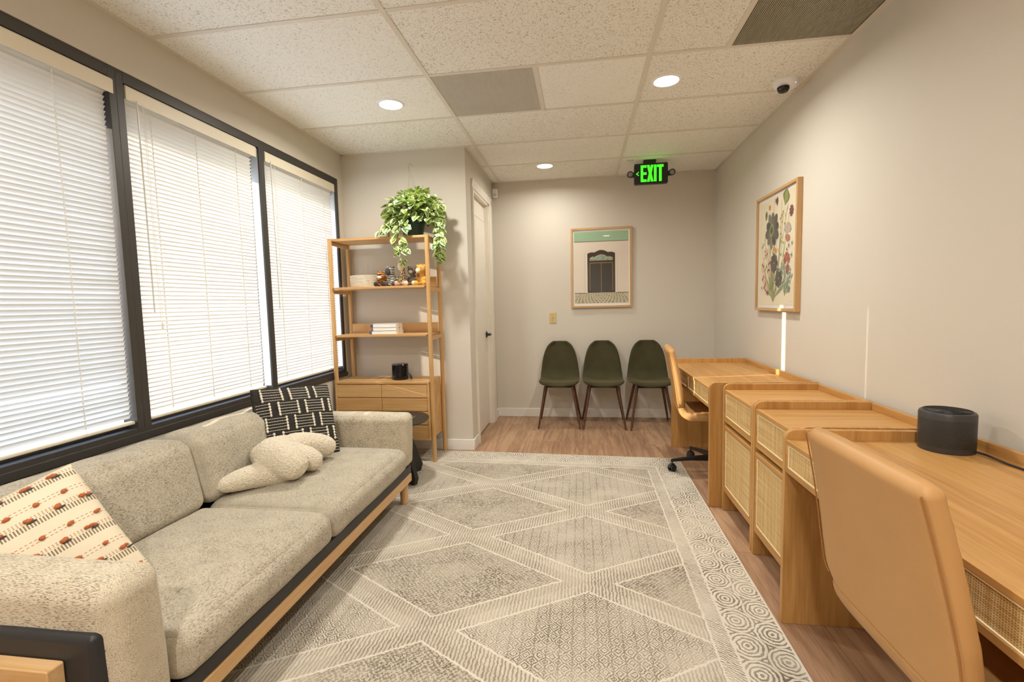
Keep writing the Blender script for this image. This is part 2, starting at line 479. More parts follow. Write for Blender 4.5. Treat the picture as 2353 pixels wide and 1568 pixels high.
def mk_rug():
    m = M('woven_rug', '#cfc2a8', .95, 0, .1)
    v0 = m.co()
    wob = m.noise(v0, 55, 2, .5, 0, 'Color')
    wv = m.n('VectorMath', operation='MULTIPLY_ADD'); m.put(wv.inputs[0], wob); wv.inputs[1].default_value = (.016, .016, 0); wv.inputs[2].default_value = (-.008, -.008, 0)
    av = m.n('VectorMath', operation='ADD'); m.put(av.inputs[0], v0); m.nt.links.new(wv.outputs[0], av.inputs[1])
    v = av.outputs[0]
    X, Y, Z = m.xyz(v)
    b1 = m.f('SUBTRACT', m.f('MULTIPLY_ADD', Y, .0065, .7203), X)
    b2 = m.f('SUBTRACT', m.f('MULTIPLY_ADD', X, -.0429, 3.832), Y)
    b3 = m.f('ADD', X, 1.70)
    b = m.f('MINIMUM', m.f('MINIMUM', b1, b2), b3)
    sel = m.f('LESS_THAN', b2, m.f('MINIMUM', b1, b3))
    a = m.f('ADD', Y, m.f('MULTIPLY', sel, m.f('SUBTRACT', X, Y)))
    s = .1385
    def row(bk, ph):
        fr = m.f('SUBTRACT', m.f('FRACT', m.f('ADD', m.f('DIVIDE', a, s), ph)), .5)
        da = m.f('MULTIPLY', fr, s); db = m.f('MULTIPLY', m.f('SUBTRACT', b, bk), 1.1)
        return m.f('SQRT', m.f('ADD', m.f('MULTIPLY', da, da), m.f('MULTIPLY', db, db)))
    D = m.f('MINIMUM', row(.045, .6), row(.155, .1))
    rings = m.step(m.f('SINE', m.f('MULTIPLY', D, 2 * pi / .0170)), .25, .35)
    hatch = m.step(m.f('SINE', m.f('MULTIPLY', m.f('ADD', a, m.f('MULTIPLY', b, -.8)), 2 * pi / .0125)), .1, .4)
    # field
    x = m.f('DIVIDE', m.f('ADD', X, .603), 1.24); y = m.f('DIVIDE', m.f('SUBTRACT', Y, 2.42), .74)
    sp = m.f('ADD', x, y); tp = m.f('SUBTRACT', x, y)
    def near(q): return m.f('ABSOLUTE', m.f('SUBTRACT', m.f('FRACT', m.f('ADD', q, .5)), .5))
    dd = m.f('MINIMUM', near(sp), near(tp))
    band = m.f('SUBTRACT', 1.0, m.step(dd, .095, .006))
    outl = m.f('SUBTRACT', 1.0, m.step(m.f('ABSOLUTE', m.f('SUBTRACT', dd, .095)), .007, .005))
    par = m.f('PINGPONG', m.f('ADD', m.f('FLOOR', sp), m.f('FLOOR', tp)), 1.0)      # 0 lattice, 1 weave
    # lattice of little diamonds
    gx, gy = .046, .052
    fx = m.f('ABSOLUTE', m.f('SUBTRACT', m.f('FRACT', m.f('DIVIDE', X, gx)), .5)); fy = m.f('ABSOLUTE', m.f('SUBTRACT', m.f('FRACT', m.f('DIVIDE', Y, gy)), .5))
    dm = m.f('ADD', fx, fy)
    lat = m.step(m.f('COSINE', m.f('MULTIPLY', dm, 2 * pi / .27)), .25, .4)
    vert = m.f('GREATER_THAN', fx, .46)
    lat = m.f('MAXIMUM', lat, m.f('MULTIPLY', vert, .8))
    # weave
    g2 = m.f('MULTIPLY', m.f('SINE', m.f('MULTIPLY', X, 2 * pi / .020)), m.f('SINE', m.f('MULTIPLY', Y, 2 * pi / .022)))
    wn = m.noise(v0, 95, 2, .6, 1.5)
    wea = m.step(m.f('ADD', m.f('MULTIPLY', g2, .11), wn), .5, .05)
    bandp = m.f('MULTIPLY', m.step(m.f('SINE', m.f('MULTIPLY', X, 2 * pi / .0145)), .2, .4), .75)
    cell = m.f('ADD', lat, m.f('MULTIPLY', par, m.f('SUBTRACT', wea, lat)))
    field = m.f('ADD', cell, m.f('MULTIPLY', band, m.f('SUBTRACT', bandp, cell)))
    field = m.f('MULTIPLY', field, m.f('SUBTRACT', 1.0, outl))
    # zones
    in_f = m.f('GREATER_THAN', b, .276); in_h = m.f('MULTIPLY', m.f('GREATER_THAN', b, .209), m.f('LESS_THAN', b, .268))
    in_m = m.f('MULTIPLY', m.f('GREATER_THAN', b, .011), m.f('LESS_THAN', b, .20))
    pat = m.f('ADD', m.f('MULTIPLY', in_f, field), m.f('ADD', m.f('MULTIPLY', in_h, hatch), m.f('MULTIPLY', in_m, rings)))
    wear = m.noise(v0, 4.0, 3, .6, .4)
    fade = m.ramp(wear, [(.33, .35), (.62, 1.0)])
    fine = m.noise(v0, 420, 2, .6)
    fine2 = m.noise(m.mapv(v0, (260, 520, 1)), 1, 1)
    amt = m.f('MULTIPLY', m.f('MULTIPLY', pat, fade), m.f('MULTIPLY_ADD', fine, .8, .5))
    base = m.mix(m.noise(v0, 3, 2), '#dcd3c2', '#e4dccd')
    isf = m.f('MULTIPLY', in_f, m.f('SUBTRACT', 1.0, outl))
    base = m.mix(m.f('MULTIPLY', isf, m.f('MULTIPLY_ADD', par, .18, .32)), base, '#ab9f8c')
    c = m.mix(amt, base, '#5d5449')
    c = m.mix(m.f('MULTIPLY', fine2, .25), c, '#b9ab92')
    m.color(c)
    m.bump(m.f('ADD', m.f('MULTIPLY', pat, -.5), fine), .5, .003)
    return m.m
m_rug = mk_rug()

# ------------------------------------------------------------------ the room
FT = .12
struct(MB().box(XL - FT, XR + FT, YB - FT, YW + FT, -.1, 0).build('floor', m_floor))

# ceiling: a slab with the two vent cells left open
mb = MB()
xs = [XL - FT, -2.0622 + .0, XA, -.2334, XA + 2 * T, .766, XR + FT]
xs = [XL - FT, XA, XA + T, XA + 2 * T, XA + 2 * T + .39, XR + FT]
ys = [YB - FT] + [Y1 + k * T for k in range(-7, 6) if YB - FT < Y1 + k * T < YW] + [YW + FT]
for j in range(len(ys) - 1):
    for i in range(len(xs) - 1):
        cx, cy = (xs[i] + xs[i + 1]) / 2, (ys[j] + ys[j + 1]) / 2
        if abs(cx - (XA + T / 2)) < .05 and 2.70 < cy < 3.32: continue
        if cx > .77 and 2.09 < cy < 2.71:
            mb.box(XR, XR + FT, ys[j], ys[j + 1], H, H + .02); continue
        mb.box(xs[i], xs[i + 1], ys[j], ys[j + 1], H, H + .02)
mb.box(XL - FT, XR + FT, YB - FT, YW + FT, H + .30, H + .36)
struct(mb.build('ceiling', m_ceiling))
# suspended grid
mb = MB(); g = .012
for x in (XA, XA + 2 * T):
    mb.box(x - g, x + g, YB, YW, H - .004, H + .002)
mb.box(XA + T - g, XA + T + g, Y1 + T, Y1 + 2 * T, H - .004, H + .002)
mb.box(XA + 2 * T + .39 - g, XA + 2 * T + .39 + g, Y1, Y1 + T, H - .004, H + .002)
for k in range(-7, 6):
    y = Y1 + k * T
    if y < YB: continue
    x0 = XL if y < YC else XC
    mb.box(x0, XR, y - g, y + g, H - .0035, H + .002)
struct(mb.build('trim_1', m_tbar))
mb = MB(); w = .022
mb.box(XL, XL + w, YB, YC, H - .005, H); mb.box(XR - w, XR, YB, YW, H - .005, H)
mb.box(XC, XR, YW - w, YW, H - .005, H); mb.box(XL, XC, YC - w, YC, H - .005, H); mb.box(XC, XC + w, YC, YW, H - .005, H)
struct(mb.build('trim_2', m_tbar))

WY0, WY1, WZ0, WZ1 = .945, 3.850, .662, 2.325
mb = MB()
mb.box(XL - FT, XL, YB, WY0, 0, H); mb.box(XL - FT, XL, WY0, WY1, 0, WZ0); mb.box(XL - FT, XL, WY0, WY1, WZ1, H); mb.box(XL - FT, XL, WY1, YC, 0, H)
struct(mb.build('wall_left', m_wall))
struct(MB().box(XR, XR + FT, YB, YW + FT, 0, H + .3).build('wall_right', m_wall))
struct(MB().box(XC, XR, YW, YW + FT, 0, H + .3).build('wall_back', m_wall))
struct(MB().box(XL - FT, XR + FT, YB - FT, YB, 0, H + .3).build('wall_front', m_wall))
struct(MB().box(XL - FT, XC, YC, YC + .11, 0, H + .3).build('wall_alcove', m_wall))
DY0, DY1, DZ = 4.19, 4.905, 2.265
mb = MB()
mb.box(XC - .11, XC, YC + .11, DY0, 0, H + .3); mb.box(XC - .11, XC, DY1, YW + FT, 0, H + .3); mb.box(XC - .11, XC, DY0, DY1, DZ, H + .3)
struct(mb.build('wall_hall', m_wall))
struct(MB().box(XC - .2, XC - .14, DY0 - .1, DY1 + .1, 0, DZ + .1).build('wall_behind_door', m_wall))

# door in the left side of the recess
d = struct(MB().box(XC - .075, XC - .035, DY0 + .004, 4.86, .012, 2.075).build('door_1', m_door, bevel=.002))
mb = MB(); mb.box(XC - .11, XC + .004, DY0 - .0, DY0 + .02, 0, DZ).box(XC - .11, XC + .004, DY1 - .045, DY1, 0, DZ).box(XC - .11, XC + .004, DY0, DY1, DZ - .02, DZ)
mb.box(XC - .07, XC - .04, DY0 + .02, DY1 - .045, 2.082, DZ - .02)
struct(mb.build('trim_4', m_door))
mb = MB()
cp = lambda a_, b_: [(XC, a_), (XC + .012, a_), (XC + .014, (a_ + b_) / 2), (XC + .020, b_ - (b_ - a_) * .2), (XC + .020, b_), (XC, b_)]
mb.prism(cp(DY0, DY0 - .068), 'Z', 0, DZ + .0).prism(cp(DY1 - .012, DY1 + .075), 'Z', 0, DZ + .0)
mb.prism([(XC, DZ), (XC + .012, DZ), (XC + .014, DZ + .035), (XC + .020, DZ + .055), (XC + .020, DZ + .070), (XC, DZ + .070)], 'Y', DY0 - .068, DY1 + .075)
struct(mb.build('trim_3', m_door))
mb = MB()
Rx = Matrix.Rotation(pi / 2, 4, 'Y')
mb.lathe([(.0, 0), (.032, 0), (.032, .008), (.012, .012), (.011, .045), (.0, .045)], seg=24, mat=Matrix.Translation((XC - .035, 4.80, .94)) @ Rx)
mb.tube([(XC + .005, 4.80, .94), (XC + .012, 4.79, .94), (XC + .014, 4.75, .94), (XC + .012, 4.70, .938)], [.010, .011, .009, .008], 12)
mb.build('door_handle', m_black, d)

def baseboard(name, pts2d, h=.095, t=.013):
    # pts2d: footprint box list
    mb = MB()
    for x0, x1, y0, y1 in pts2d:
        mb.box(x0, x1, y0, y1, 0, h)
    struct(mb.build(name, m_trim, bevel=.004))
baseboard('baseboard_back', [(XC, XR, YW - .013, YW)])
baseboard('baseboard_right', [(XR - .013, XR, YB, YW)])
baseboard('baseboard_alcove', [(XL, XC + .013, YC - .013, YC)])
baseboard('baseboard_hall', [(XC, XC + .013, YC, DY0 - .07), (XC, XC + .013, DY1 + .075, YW)])
baseboard('baseboard_left', [(XL, XL + .013, YB, YC)])

m_lit_strip = plain('sunlit_mullion_tone', '#c9cdd0', .5)  # pale colour stands for sunlight on the dark mullion side
# windows: three bays of dark aluminium frame
bays = [(WY0, 1.914), (1.914, 2.880), (2.880, WY1)]
for i, (a, b_) in enumerate(bays):
    x0, x1 = XL - .080, XL - .006
    jl = .03 if i == 0 else (.036 if i == 1 else .025); jr = (.034, .025, .04)[i]
    mb = MB()
    mb.box(x0, x1, a, a + jl, WZ0, WZ1); mb.box(x0, x1, b_ - jr, b_, WZ0, WZ1)
    mb.box(x0, x1, a + jl, b_ - jr, 2.275, WZ1); mb.box(x0, x1, a + jl, b_ - jr, WZ0, .722)
    mb.box(x0, x1 - .05, a + jl, b_ - jr, .722, .745)
    mb.box(x1, x1 + .012, a, b_, WZ0 + .004, .700)
    f = struct(mb.build('window_%d' % (i + 1), m_dark_metal, bevel=.0015))
    MB().box(x0 + .008, x0 + .014, a + jl, b_ - jr, .745, 2.275).build('glass_pane', m_glass, f)
    if i: MB().box(x0 + .015, x1 - .010, b_ - jr - .003, b_ - jr, .75, 2.27).build('lit_mullion_strip', m_lit_strip, f)  # added strip, sunlit look of the mullion side put into its colour

# venetian blinds
def blind(name, y0, y1, label, tilt, mess=0, ladders=(), seed=1, wand=None):
    rnd = random.Random(seed)
    xc = XL - .03
    t = thing(name, label, 'blind', (xc, (y0 + y1) / 2, 2.27), group='white venetian blinds on the long window')
    MB().box(xc - .022, xc + .022, y0, y1 + .022, 2.212, 2.268).build('headrail', m_rail, t, bevel=.002)
    MB().prism([(xc + .022, 2.208), (xc + .028, 2.206), (xc + .030, 2.264), (xc + .022, 2.272)], 'Y', y0 - .002, y1 + .024).build('valance', m_rail, t, bevel=.001)
    mb = MB(); zt, zb = 2.195, .762; n = int((zt - zb) / .0208); w = .0305
    nseg = 5; ny = 6
    for k in range(n + 1):
        z = zt - k * .0208
        th = radians(tilt + rnd.uniform(-1.2, 1.2)); sag = 0
        dz = 0
        if mess and k > n - 9:
            th = radians(tilt - rnd.uniform(2, 26) * (1 if k > n - 4 else .5)); dz = rnd.uniform(-.002, .002)
        end_drop = rnd.uniform(-.0015, .0015)
        base = len(mb.v); vs_ = []
        for j in range(ny + 1):
            y = y0 + (y1 - y0) * j / ny
            for q in range(nseg + 1):
                s_ = q / nseg - .5
                lx = s_ * w; lz = .0022 * (1 - 4 * s_ * s_)
                # room edge (s_=+.5) is up
                px = lx * cos(th) - lz * sin(th); pz = lx * sin(th) + lz * cos(th)
                vs_.append((xc + px, y, z + dz + pz + end_drop * (j / ny)))
        fs = [(j * (nseg + 1) + q, j * (nseg + 1) + q + 1, (j + 1) * (nseg + 1) + q + 1, (j + 1) * (nseg + 1) + q) for j in range(ny) for q in range(nseg)]
        mb.add(vs_, fs)
    mb.build('slats', m_slat, t, sharp=80, fixn=False)
    MB().prism(rrect(xc - .013, xc + .013, .742, .757, .004, 3), 'Y', y0, y1 + .004).build('bottom_rail', m_rail, t)
    for yl in ladders:
        mb = MB()
        for dx in (-.0125, .0135):
            mb.tube([(xc + dx, yl, 2.21), (xc + dx + (.0012 if dx > 0 else 0), yl, 1.5), (xc + dx, yl, .75)], .0009, 5)
        for k in range(n + 1):
            z = zt - k * .0208
            mb.box(xc + .0095, xc + .0125, yl - .0022, yl + .0022, z - .006, z + .006)
        mb.build('ladder_cord', m_cord, t)
    if wand:
        MB().tube([(xc + .035, wand, 2.215), (xc + .036, wand + .002, 1.6), (xc + .036, wand + .003, 1.25)], .0035, 6).build('tilt_wand', m_glassy, t)
        mb = MB()
        for q in (.03, .038):
            mb.tube([(xc + .034, wand + q, 2.215), (xc + .034, wand + q + .003, 1.6), (xc + .034, wand + q * 1.2, 1.20)], .0010, 5)
        mb.lathe([(.0, 0), (.006, 0), (.003, .03), (.0, .03)], (xc + .034, wand + .042, 1.17), 10)
        mb.build('lift_cord', m_cord, t)
    return t
m_glassy = plain('clear_wand', '#dcdcd4', .15)
blind('venetian_blind', .985, 1.872, 'white venetian blind nearest the camera with bent bottom slats, above near end of sofa', 63, 1, (1.28, 1.66), 3)
blind('venetian_blind', 1.957, 2.800, 'white venetian blind in the middle window bay between two dark mullions', 61, 0, (2.09, 2.36, 2.66), 5, 2.00)
blind('venetian_blind', 2.912, 3.765, 'white venetian blind in the far window bay beside the oak shelf', 61, 0, (3.03, 3.34, 3.64), 9, 2.955)

# outdoors: ground, fascia over the windows, added sun-blocking mass
m_ground = plain('pale_concrete', '#cfc6b6', .9, var=.05, scale=1.5)
m_soffit = plain('fascia_paint', '#5d6672', .8)
m_stucco = plain('stucco', '#d8cfc0', .9, var=.05)
struct(MB().box(-40, XL - FT, -30, 40, -.2, -.1).build('ground', m_ground))
struct(MB().box(XL - FT - .07, XL - FT - .001, -4, 5, 2.098, 3.2).build('outside_fascia', m_soffit))
nb = MB().box(-10, -8.2, -14, .36, -.1, 4.6).build('sun_block_mass', m_stucco); struct(nb)  # unseen mass added to keep direct sun off the nearest blind

# ------------------------------------------------------------------ ceiling fixtures
m_led = emit('led_lens', '#fff2dc', 9.0)
def downlight(x, y, label, k=1.0):
    t = thing('recessed_downlight', label, 'ceiling light', (x, y, H), group='recessed ceiling downlights')
    MB().lathe([(.070, -.001), (.072, -.006), (.082, -.006), (.088, 0.0), (.07, .0)], (x, y, H), 40).build('trim_ring', m_white_plastic, t)
    MB().lathe([(.0, -.004), (.0705, -.004), (.0705, .0), (.0, .0)], (x, y, H), 40).build('lens', m_led, t)
    ld = bpy.data.lights.new('downlight_lamp', 'AREA'); ld.shape = 'DISK'; ld.size = .14; ld.energy = LAMP_W * k; ld.color = (1.0, .965, .90); ld.spread = radians(165)
    lo = bpy.data.objects.new('downlight_lamp', ld); C.objects.link(lo); lo.parent = t; lo.location = (0, 0, -.012)
downlight(-1.19, 3.03, 'round white recessed ceiling light left of the square vent, above the sofa end')
downlight(.516, 3.036, 'round white recessed ceiling light on the right, between square vent and security camera')
downlight(-.321, 4.634, 'small round recessed ceiling light nearest the far wall', .42)
downlight(-1.19, .55, 'unseen recessed ceiling light added over the near end of the sofa', .85)  # this and the next two are out of view, added for general light
downlight(.516, .55, 'unseen recessed ceiling light added over the near desk', .55)
downlight(-.32, -1.0, 'unseen recessed ceiling light added behind the viewer', 2.4)  # unseen, added and made stronger to light the whole room

m_vent = plain('vent_metal', '#cfc9be', .5, .1); m_duct = plain('duct_liner', '#8b8478', .9); m_vent2 = plain('dusty_vent_metal', '#b9b09c', .5, .1)
def vent(x0, x1, y0, y1, label, step, bar, cross, mat):
    t = thing('air_vent', label, 'air vent', ((x0 + x1) / 2, (y0 + y1) / 2, H), group='perforated return air vents')
    mb = MB(); e = .014
    mb.box(x0 + .012, x1 - .012, y0 + .012, y0 + e, H - .003, H + .004).box(x0 + .012, x1 - .012, y1 - e, y1 - .012, H - .003, H + .004)
    mb.box(x0 + .012, x0 + e, y0, y1, H - .003, H + .004).box(x1 - e, x1 - .012, y0, y1, H - .003, H + .004)
    mb.build('frame', mat, t)
    mb = MB(); x = x0 + .014
    while x < x1 - .014:
        mb.box(x, x + bar, y0 + .012, y1 - .012, H - .001, H + .003); x += step
    if cross:
        y = y0 + .014
        while y < y1 - .014:
            mb.box(x0 + .012, x1 - .012, y, y + cross, H - .0005, H + .0025); y += step
    mb.build('grille', mat, t)
    mb = MB(); mb.box(x0 - .01, x1 + .01, y0 - .01, y1 + .01, H + .16, H + .17)
    for a in ((x0 - .01, x0, y0, y1), (x1, x1 + .01, y0, y1), (x0, x1, y0 - .01, y0), (x0, x1, y1, y1 + .01)): mb.box(*a, H + .004, H + .16)
    mb.build('duct_box', m_duct, t)
    MB().lathe([(.0, .03), (.10, .03), (.13, .10), (.15, .155), (.0, .155)], ((x0 + x1) / 2 + .03, (y0 + y1) / 2 - .02, H), 32).build('duct_collar', m_duct, t)
vent(XA, XA + T, Y1 + T, Y1 + 2 * T, 'square perforated air vent in the middle of the ceiling grid', .0075, .0042, .003, m_vent)
vent(XA + 2 * T + .39, XR - .008, Y1, Y1 + T, 'dark louvred air vent in the ceiling against the right wall', .0085, .0036, 0, m_vent2)

# security camera
t = thing('security_camera', 'white dome security camera with black lens on ceiling by the right wall', 'security camera', (1.235, 3.19, H))
MB().lathe([(.0, 0), (.070, 0), (.071, -.010), (.066, -.024), (.052, -.042), (.030, -.052), (.0, -.054)], (1.235, 3.19, H), 36).build('housing', m_white_plastic, t)
MB().lathe([(.0, .0), (.034, .0), (.033, -.014), (.024, -.028), (.0, -.034)], (1.212, 3.165, H - .044), 28).build('lens_dome', M('black_gloss', '#101010', .08).m, t)
MB().ell((1.270, 3.14, H - .030), (.003, .003, .003), u=8, v=6).build('status_light', emit('status_led', '#a9a8ff', 2), t)

# exit sign
t = thing('exit_sign', 'black exit sign with glowing green letters and two emergency lamp heads', 'exit sign', (.655, 4.66, H))
ey = 4.66
MB().box(.59, .70, ey - .012, ey + .05, 2.500, H).build('mounting_canopy', m_black, t, bevel=.003)
MB().prism(rrect(.505, .805, 2.322, 2.508, .012), 'Y', ey - .016, ey + .030).build('housing', m_black, t, bevel=.002)
m_exit = emit('exit_green', '#35ff1e', 1.5)
mb = MB(); yf0, yf1 = ey - .0185, ey - .0155
L0, L1 = 2.342, 2.490; hh = L1 - L0; sw = .021
x = .562
mb.box(x, x + sw, yf0, yf1, L0, L1); mb.box(x + sw, x + .052, yf0, yf1, L1 - sw, L1); mb.box(x + sw, x + .052, yf0, yf1, L0, L0 + sw); mb.box(x + sw, x + .052, yf0, yf1, (L0 + L1) / 2 - sw / 2, (L0 + L1) / 2 + sw / 2)
x = .619; W_ = .056; zm = (L0 + L1) / 2; xm = x + W_ / 2
mb.prism([(x, L0), (x + .022, L0), (xm, zm - .032), (x + W_ - .022, L0), (x + W_, L0), (xm + .012, zm), (x + W_, L1), (x + W_ - .022, L1), (xm, zm + .032), (x + .022, L1), (x, L1), (xm - .012, zm)], 'Y', yf0, yf1)
mb.box(.681, .703, yf0, yf1, L0, L1)
mb.box(.709, .765, yf0, yf1, L1 - sw, L1); mb.box(.726, .748, yf0, yf1, L0, L1 - sw)
mb.build('exit_lettering', m_exit, t)
MB().prism([(.520, zm), (.543, zm + .018), (.546, zm + .014), (.529, zm), (.546, zm - .014), (.543, zm - .018)], 'Y', yf0, yf1).build('arrow', m_exit, t)
for xx, s_ in ((.468, -1), (.842, 1)):
    mb = MB(); mb.box(min(xx, xx - s_ * .04), max(xx, xx - s_ * .04), ey - .012, ey + .020, 2.392, 2.432)
    Rm = Matrix.Translation((xx, ey - .004, 2.418)) @ Matrix.Rotation(pi / 2 + .15, 4, 'X')
    mb.lathe([(.0, -.03), (.024, -.028), (.029, -.01), (.029, .02), (.0, .02)], seg=24, mat=Rm)
    lh = mb.build('lamp_head', m_black, t)
    MB().lathe([(.0, .0205), (.021, .0205), (.018, .024), (.0, .026)], seg=24, mat=Rm).build('lens', plain('lamp_lens', '#8d8488', .15), lh)
lb = MB().box(.435, .495, 4.62, 4.65, H - .004, H - .0005).build('ceiling_label', plain('label_paper', '#cfc7b4', .6), bevel=.0005)
tag(lb, 'small pale rectangular label stuck to the ceiling beside the exit sign', 'label')
# motion sensor
t = thing('motion_sensor', 'small white motion sensor in the top corner above the hall door', 'sensor', (-.90, YW - .02, 2.40))
MB().prism(rrect(-.925, -.868, 2.385, 2.475, .010), 'Y', YW - .045, YW).build('housing', m_white_plastic, t, bevel=.004)
MB().prism(rrect(-.915, -.878, 2.395, 2.425, .004), 'Y', YW - .048, YW - .044).build('sensor_window', plain('sensor_window', '#cfccc4', .3), t)
# light switch
t = thing('light_switch', 'ivory light switch plate on the far wall below left of the doorway picture', 'light switch', (-.301, YW, 1.085))
MB().prism(rrect(-.338, -.264, 1.028, 1.142, .004), 'Y', YW - .007, YW).build('cover_plate', m_ivory, t, bevel=.002)
MB().box(-.306, -.296, YW - .018, YW - .006, 1.083, 1.102).build('toggle', m_ivory, t, bevel=.002)
for z in (1.055, 1.115): MB().lathe([(.0, 0), (.003, 0), (.003, .002), (.0, .002)], seg=10, mat=Matrix.Translation((-.301, YW - .007, z)) @ Matrix.Rotation(pi / 2, 4, 'X')).build('screw', m_screw, t)

# rug
rz = .009
mb = MB(); q = [(-1.70, .62), (.724, .62), (.745, 3.80), (-1.70, 3.905)]
mb.prism(q, 'Z', 0.0005, rz)
rug = tag(mb.build('area_rug', m_rug, bevel=.003), 'large cream and taupe patterned rug with diamond lattice and ringed border', 'rug')
# ------------------------------------------------------------------ rattan desks and cabinets
def side_profile(D, zt, r=.036):
    return [(0, 0), (D, 0), (D, zt)] + [(r - r * sin(a), zt - r + r * cos(a)) for a in [k * pi / 2 / 7 for k in range(8)]]

ZT, ZS = .758, .722
def cane_front(mb_name, parent, x, y0, y1, z0, z1, fr, handle=None):
    """a framed front with an inset cane panel and its pale reed border"""
    mb = MB()
    mb.box(x, x + .019, y0, y1, z1 - fr[3], z1); mb.box(x, x + .019, y0, y1, z0, z0 + fr[2])
    mb.box(x, x + .019, y0, y0 + fr[0], z0 + fr[2], z1 - fr[3]); mb.box(x, x + .019, y1 - fr[1], y1, z0 + fr[2], z1 - fr[3])
    d = mb.build(mb_name, m_oak['Y'], parent, local=True, bevel=.0015)
    a0, a1, c0, c1 = y0 + fr[0], y1 - fr[1], z0 + fr[2], z1 - fr[3]
    MB().box(x + .004, x + .010, a0, a1, c0, c1).build('cane_panel', m_cane, d, local=True)
    mb = MB(); w = .0042
    mb.box(x + .001, x + .006, a0, a1, c1 - w, c1).box(x + .001, x + .006, a0, a1, c0, c0 + w).box(x + .001, x + .006, a0, a0 + w, c0, c1).box(x + .001, x + .006, a1 - w, a1, c0, c1)
    mb.build('reed_edging', m_reed, d, local=True, bevel=.001)
    return d

def make_desk(loc, label):
    W, D, th = 1.218, .596, .022; h = W / 2
    t = thing('writing_desk', label, 'desk', loc, group='oak and cane writing desks')
    for s in (-1, 1):
        y0, y1 = (h - th, h) if s > 0 else (-h, -h + th)
        MB().prism(side_profile(D, ZT), 'Y', y0, y1).build('side_panel', m_oak['Z'], t, local=True, bevel=.002)
    MB().box(.018, .470, -h + th, h - th, ZS - .020, ZS).build('desktop', m_oak['Y'], t, local=True, bevel=.0015)
    mb = MB(); mb.box(.472, D - .018, -h + th, -.06, ZS - .020, ZS).box(.472, D - .018, .06, h - th, ZS - .020, ZS).box(.472, D - .036, -.06, .06, ZS - .020, ZS)
    mb.build('cable_lid', m_oak['Y'], t, local=True, bevel=.0015)
    MB().box(D - .018, D - .001, -h + th, h - th, ZS - .03, ZT - .002).build('back_rail', m_oak['Y'], t, local=True, bevel=.002)
    MB().box(D - .06, D - .045, -h + th, h - th, .30, ZS - .02).build('modesty_panel', m_oak['Y'], t, local=True)
    MB().box(.022, D - .06, -h + th, h - th, .602, .608).box(.03, .05, -.01, .01, .608, ZS - .02).build('drawer_box', m_oak['Y'], t, local=True)
    cane_front('drawer', t, .001, .003, h - th - .002, .600, ZS + .001, (.018, .018, .020, .017))
    cane_front('drawer', t, .001, -h + th + .002, -.003, .600, ZS + .001, (.018, .018, .020, .017))
    return t
XF = .748
make_desk((XF, 1.283, 0), 'honey oak writing desk nearest the camera, black fan heater on top, cane drawers')
make_desk((XF, 3.535, 0), 'honey oak writing desk at the far end beside the green chairs')

def make_cab(loc, label):
    W, D, th = .490, .520, .020; h = W / 2
    t = thing('file_cabinet', label, 'cabinet', loc, group='oak and cane file cabinets between the desks')
    for s in (-1, 1):
        y0, y1 = (h - th, h) if s > 0 else (-h, -h + th)
        MB().prism(side_profile(D, ZT), 'Y', y0, y1).build('side_panel', m_oak['Z'], t, local=True, bevel=.002)
    MB().box(.012, D - .016, -h + th, h - th, ZS - .020, ZS).build('cabinet_top', m_oak['X'], t, local=True, bevel=.0015)
    MB().box(D - .016, D - .001, -h + th, h - th, ZS - .03, ZT - .002).build('back_rail', m_oak['Y'], t, local=True, bevel=.002)
    mb = MB(); mb.box(.03, D - .016, -h + th, h - th, .122, .140).box(D - .03, D - .016, -h + th, h - th, .122, ZS - .03).box(.035, .05, -h + th, h - th, .14, ZS - .02)
    mb.build('cabinet_box', m_oak['Y'], t, local=True)
    cane_front('drawer', t, .004, -h + th + .002, h - th - .002, .538, ZS + .001, (.020, .020, .032, .020))
    cane_front('door', t, .004, -h + th + .002, h - th - .002, .120, .515, (.020, .020, .036, .028))
    return t
make_cab((.815, 2.159, 0), 'oak file cabinet with cane drawer and door, next to the near desk')
make_cab((.815, 2.657, 0), 'oak file cabinet with cane drawer and door, next to the far desk')

# ------------------------------------------------------------------ fan heater on the near desk
def mk_perf(name, base='#3a3837', hole='#060606'):
    m = M(name, base, .4, 0, .5)
    v = m.co(); X, Y, Z = m.xyz(v)
    ang = m.f('ARCTAN2', Y, X)
    row = m.f('FLOOR', m.f('DIVIDE', Z, .0050))
    off = m.f('MULTIPLY', m.f('MODULO', row, 2.0), .5)
    fa = m.f('SUBTRACT', m.f('FRACT', m.f('ADD', m.f('MULTIPLY', ang, 78 / (2 * pi)), off)), .5)
    fz = m.f('SUBTRACT', m.f('FRACT', m.f('DIVIDE', Z, .0050)), .5)
    d = m.f('SQRT', m.f('ADD', m.f('MULTIPLY', fa, fa), m.f('MULTIPLY', fz, fz)))
    hl = m.f('MULTIPLY', m.f('SUBTRACT', 1.0, m.step(d, .34, .05)), m.f('MULTIPLY', m.f('GREATER_THAN', Z, .018), m.f('LESS_THAN', Z, .112)))
    sp = m.step(m.noise(m.mapv(v, (60, 60, 90)), 1, 2), .66, .03)
    m.color(m.mix(hl, base, hole))
    m.bump(m.f('SUBTRACT', 1.0, hl), .6, .002)
    return m.m
m_perf = mk_perf('perforated_black_steel')
fx, fy, fz_ = 1.222, 1.782, ZS
t = thing('fan_heater', 'black perforated round fan heater standing on the near desk', 'heater', (fx, fy, fz_))
MB().lathe([(.0, .0), (.074, .0), (.076, .006), (.076, .126), (.073, .132), (.068, .134), (.0, .134)], (fx, fy, fz_), 72).build('housing', m_perf, t)
mb = MB()
for k in range(10):
    r = .007 + k * .0064
    mb.tube([(fx + r * cos(a * pi / 20), fy + r * sin(a * pi / 20), fz_ + .1352) for a in range(40)], .0013, 5, closed=True)
mb.build('top_grille', m_black, t)
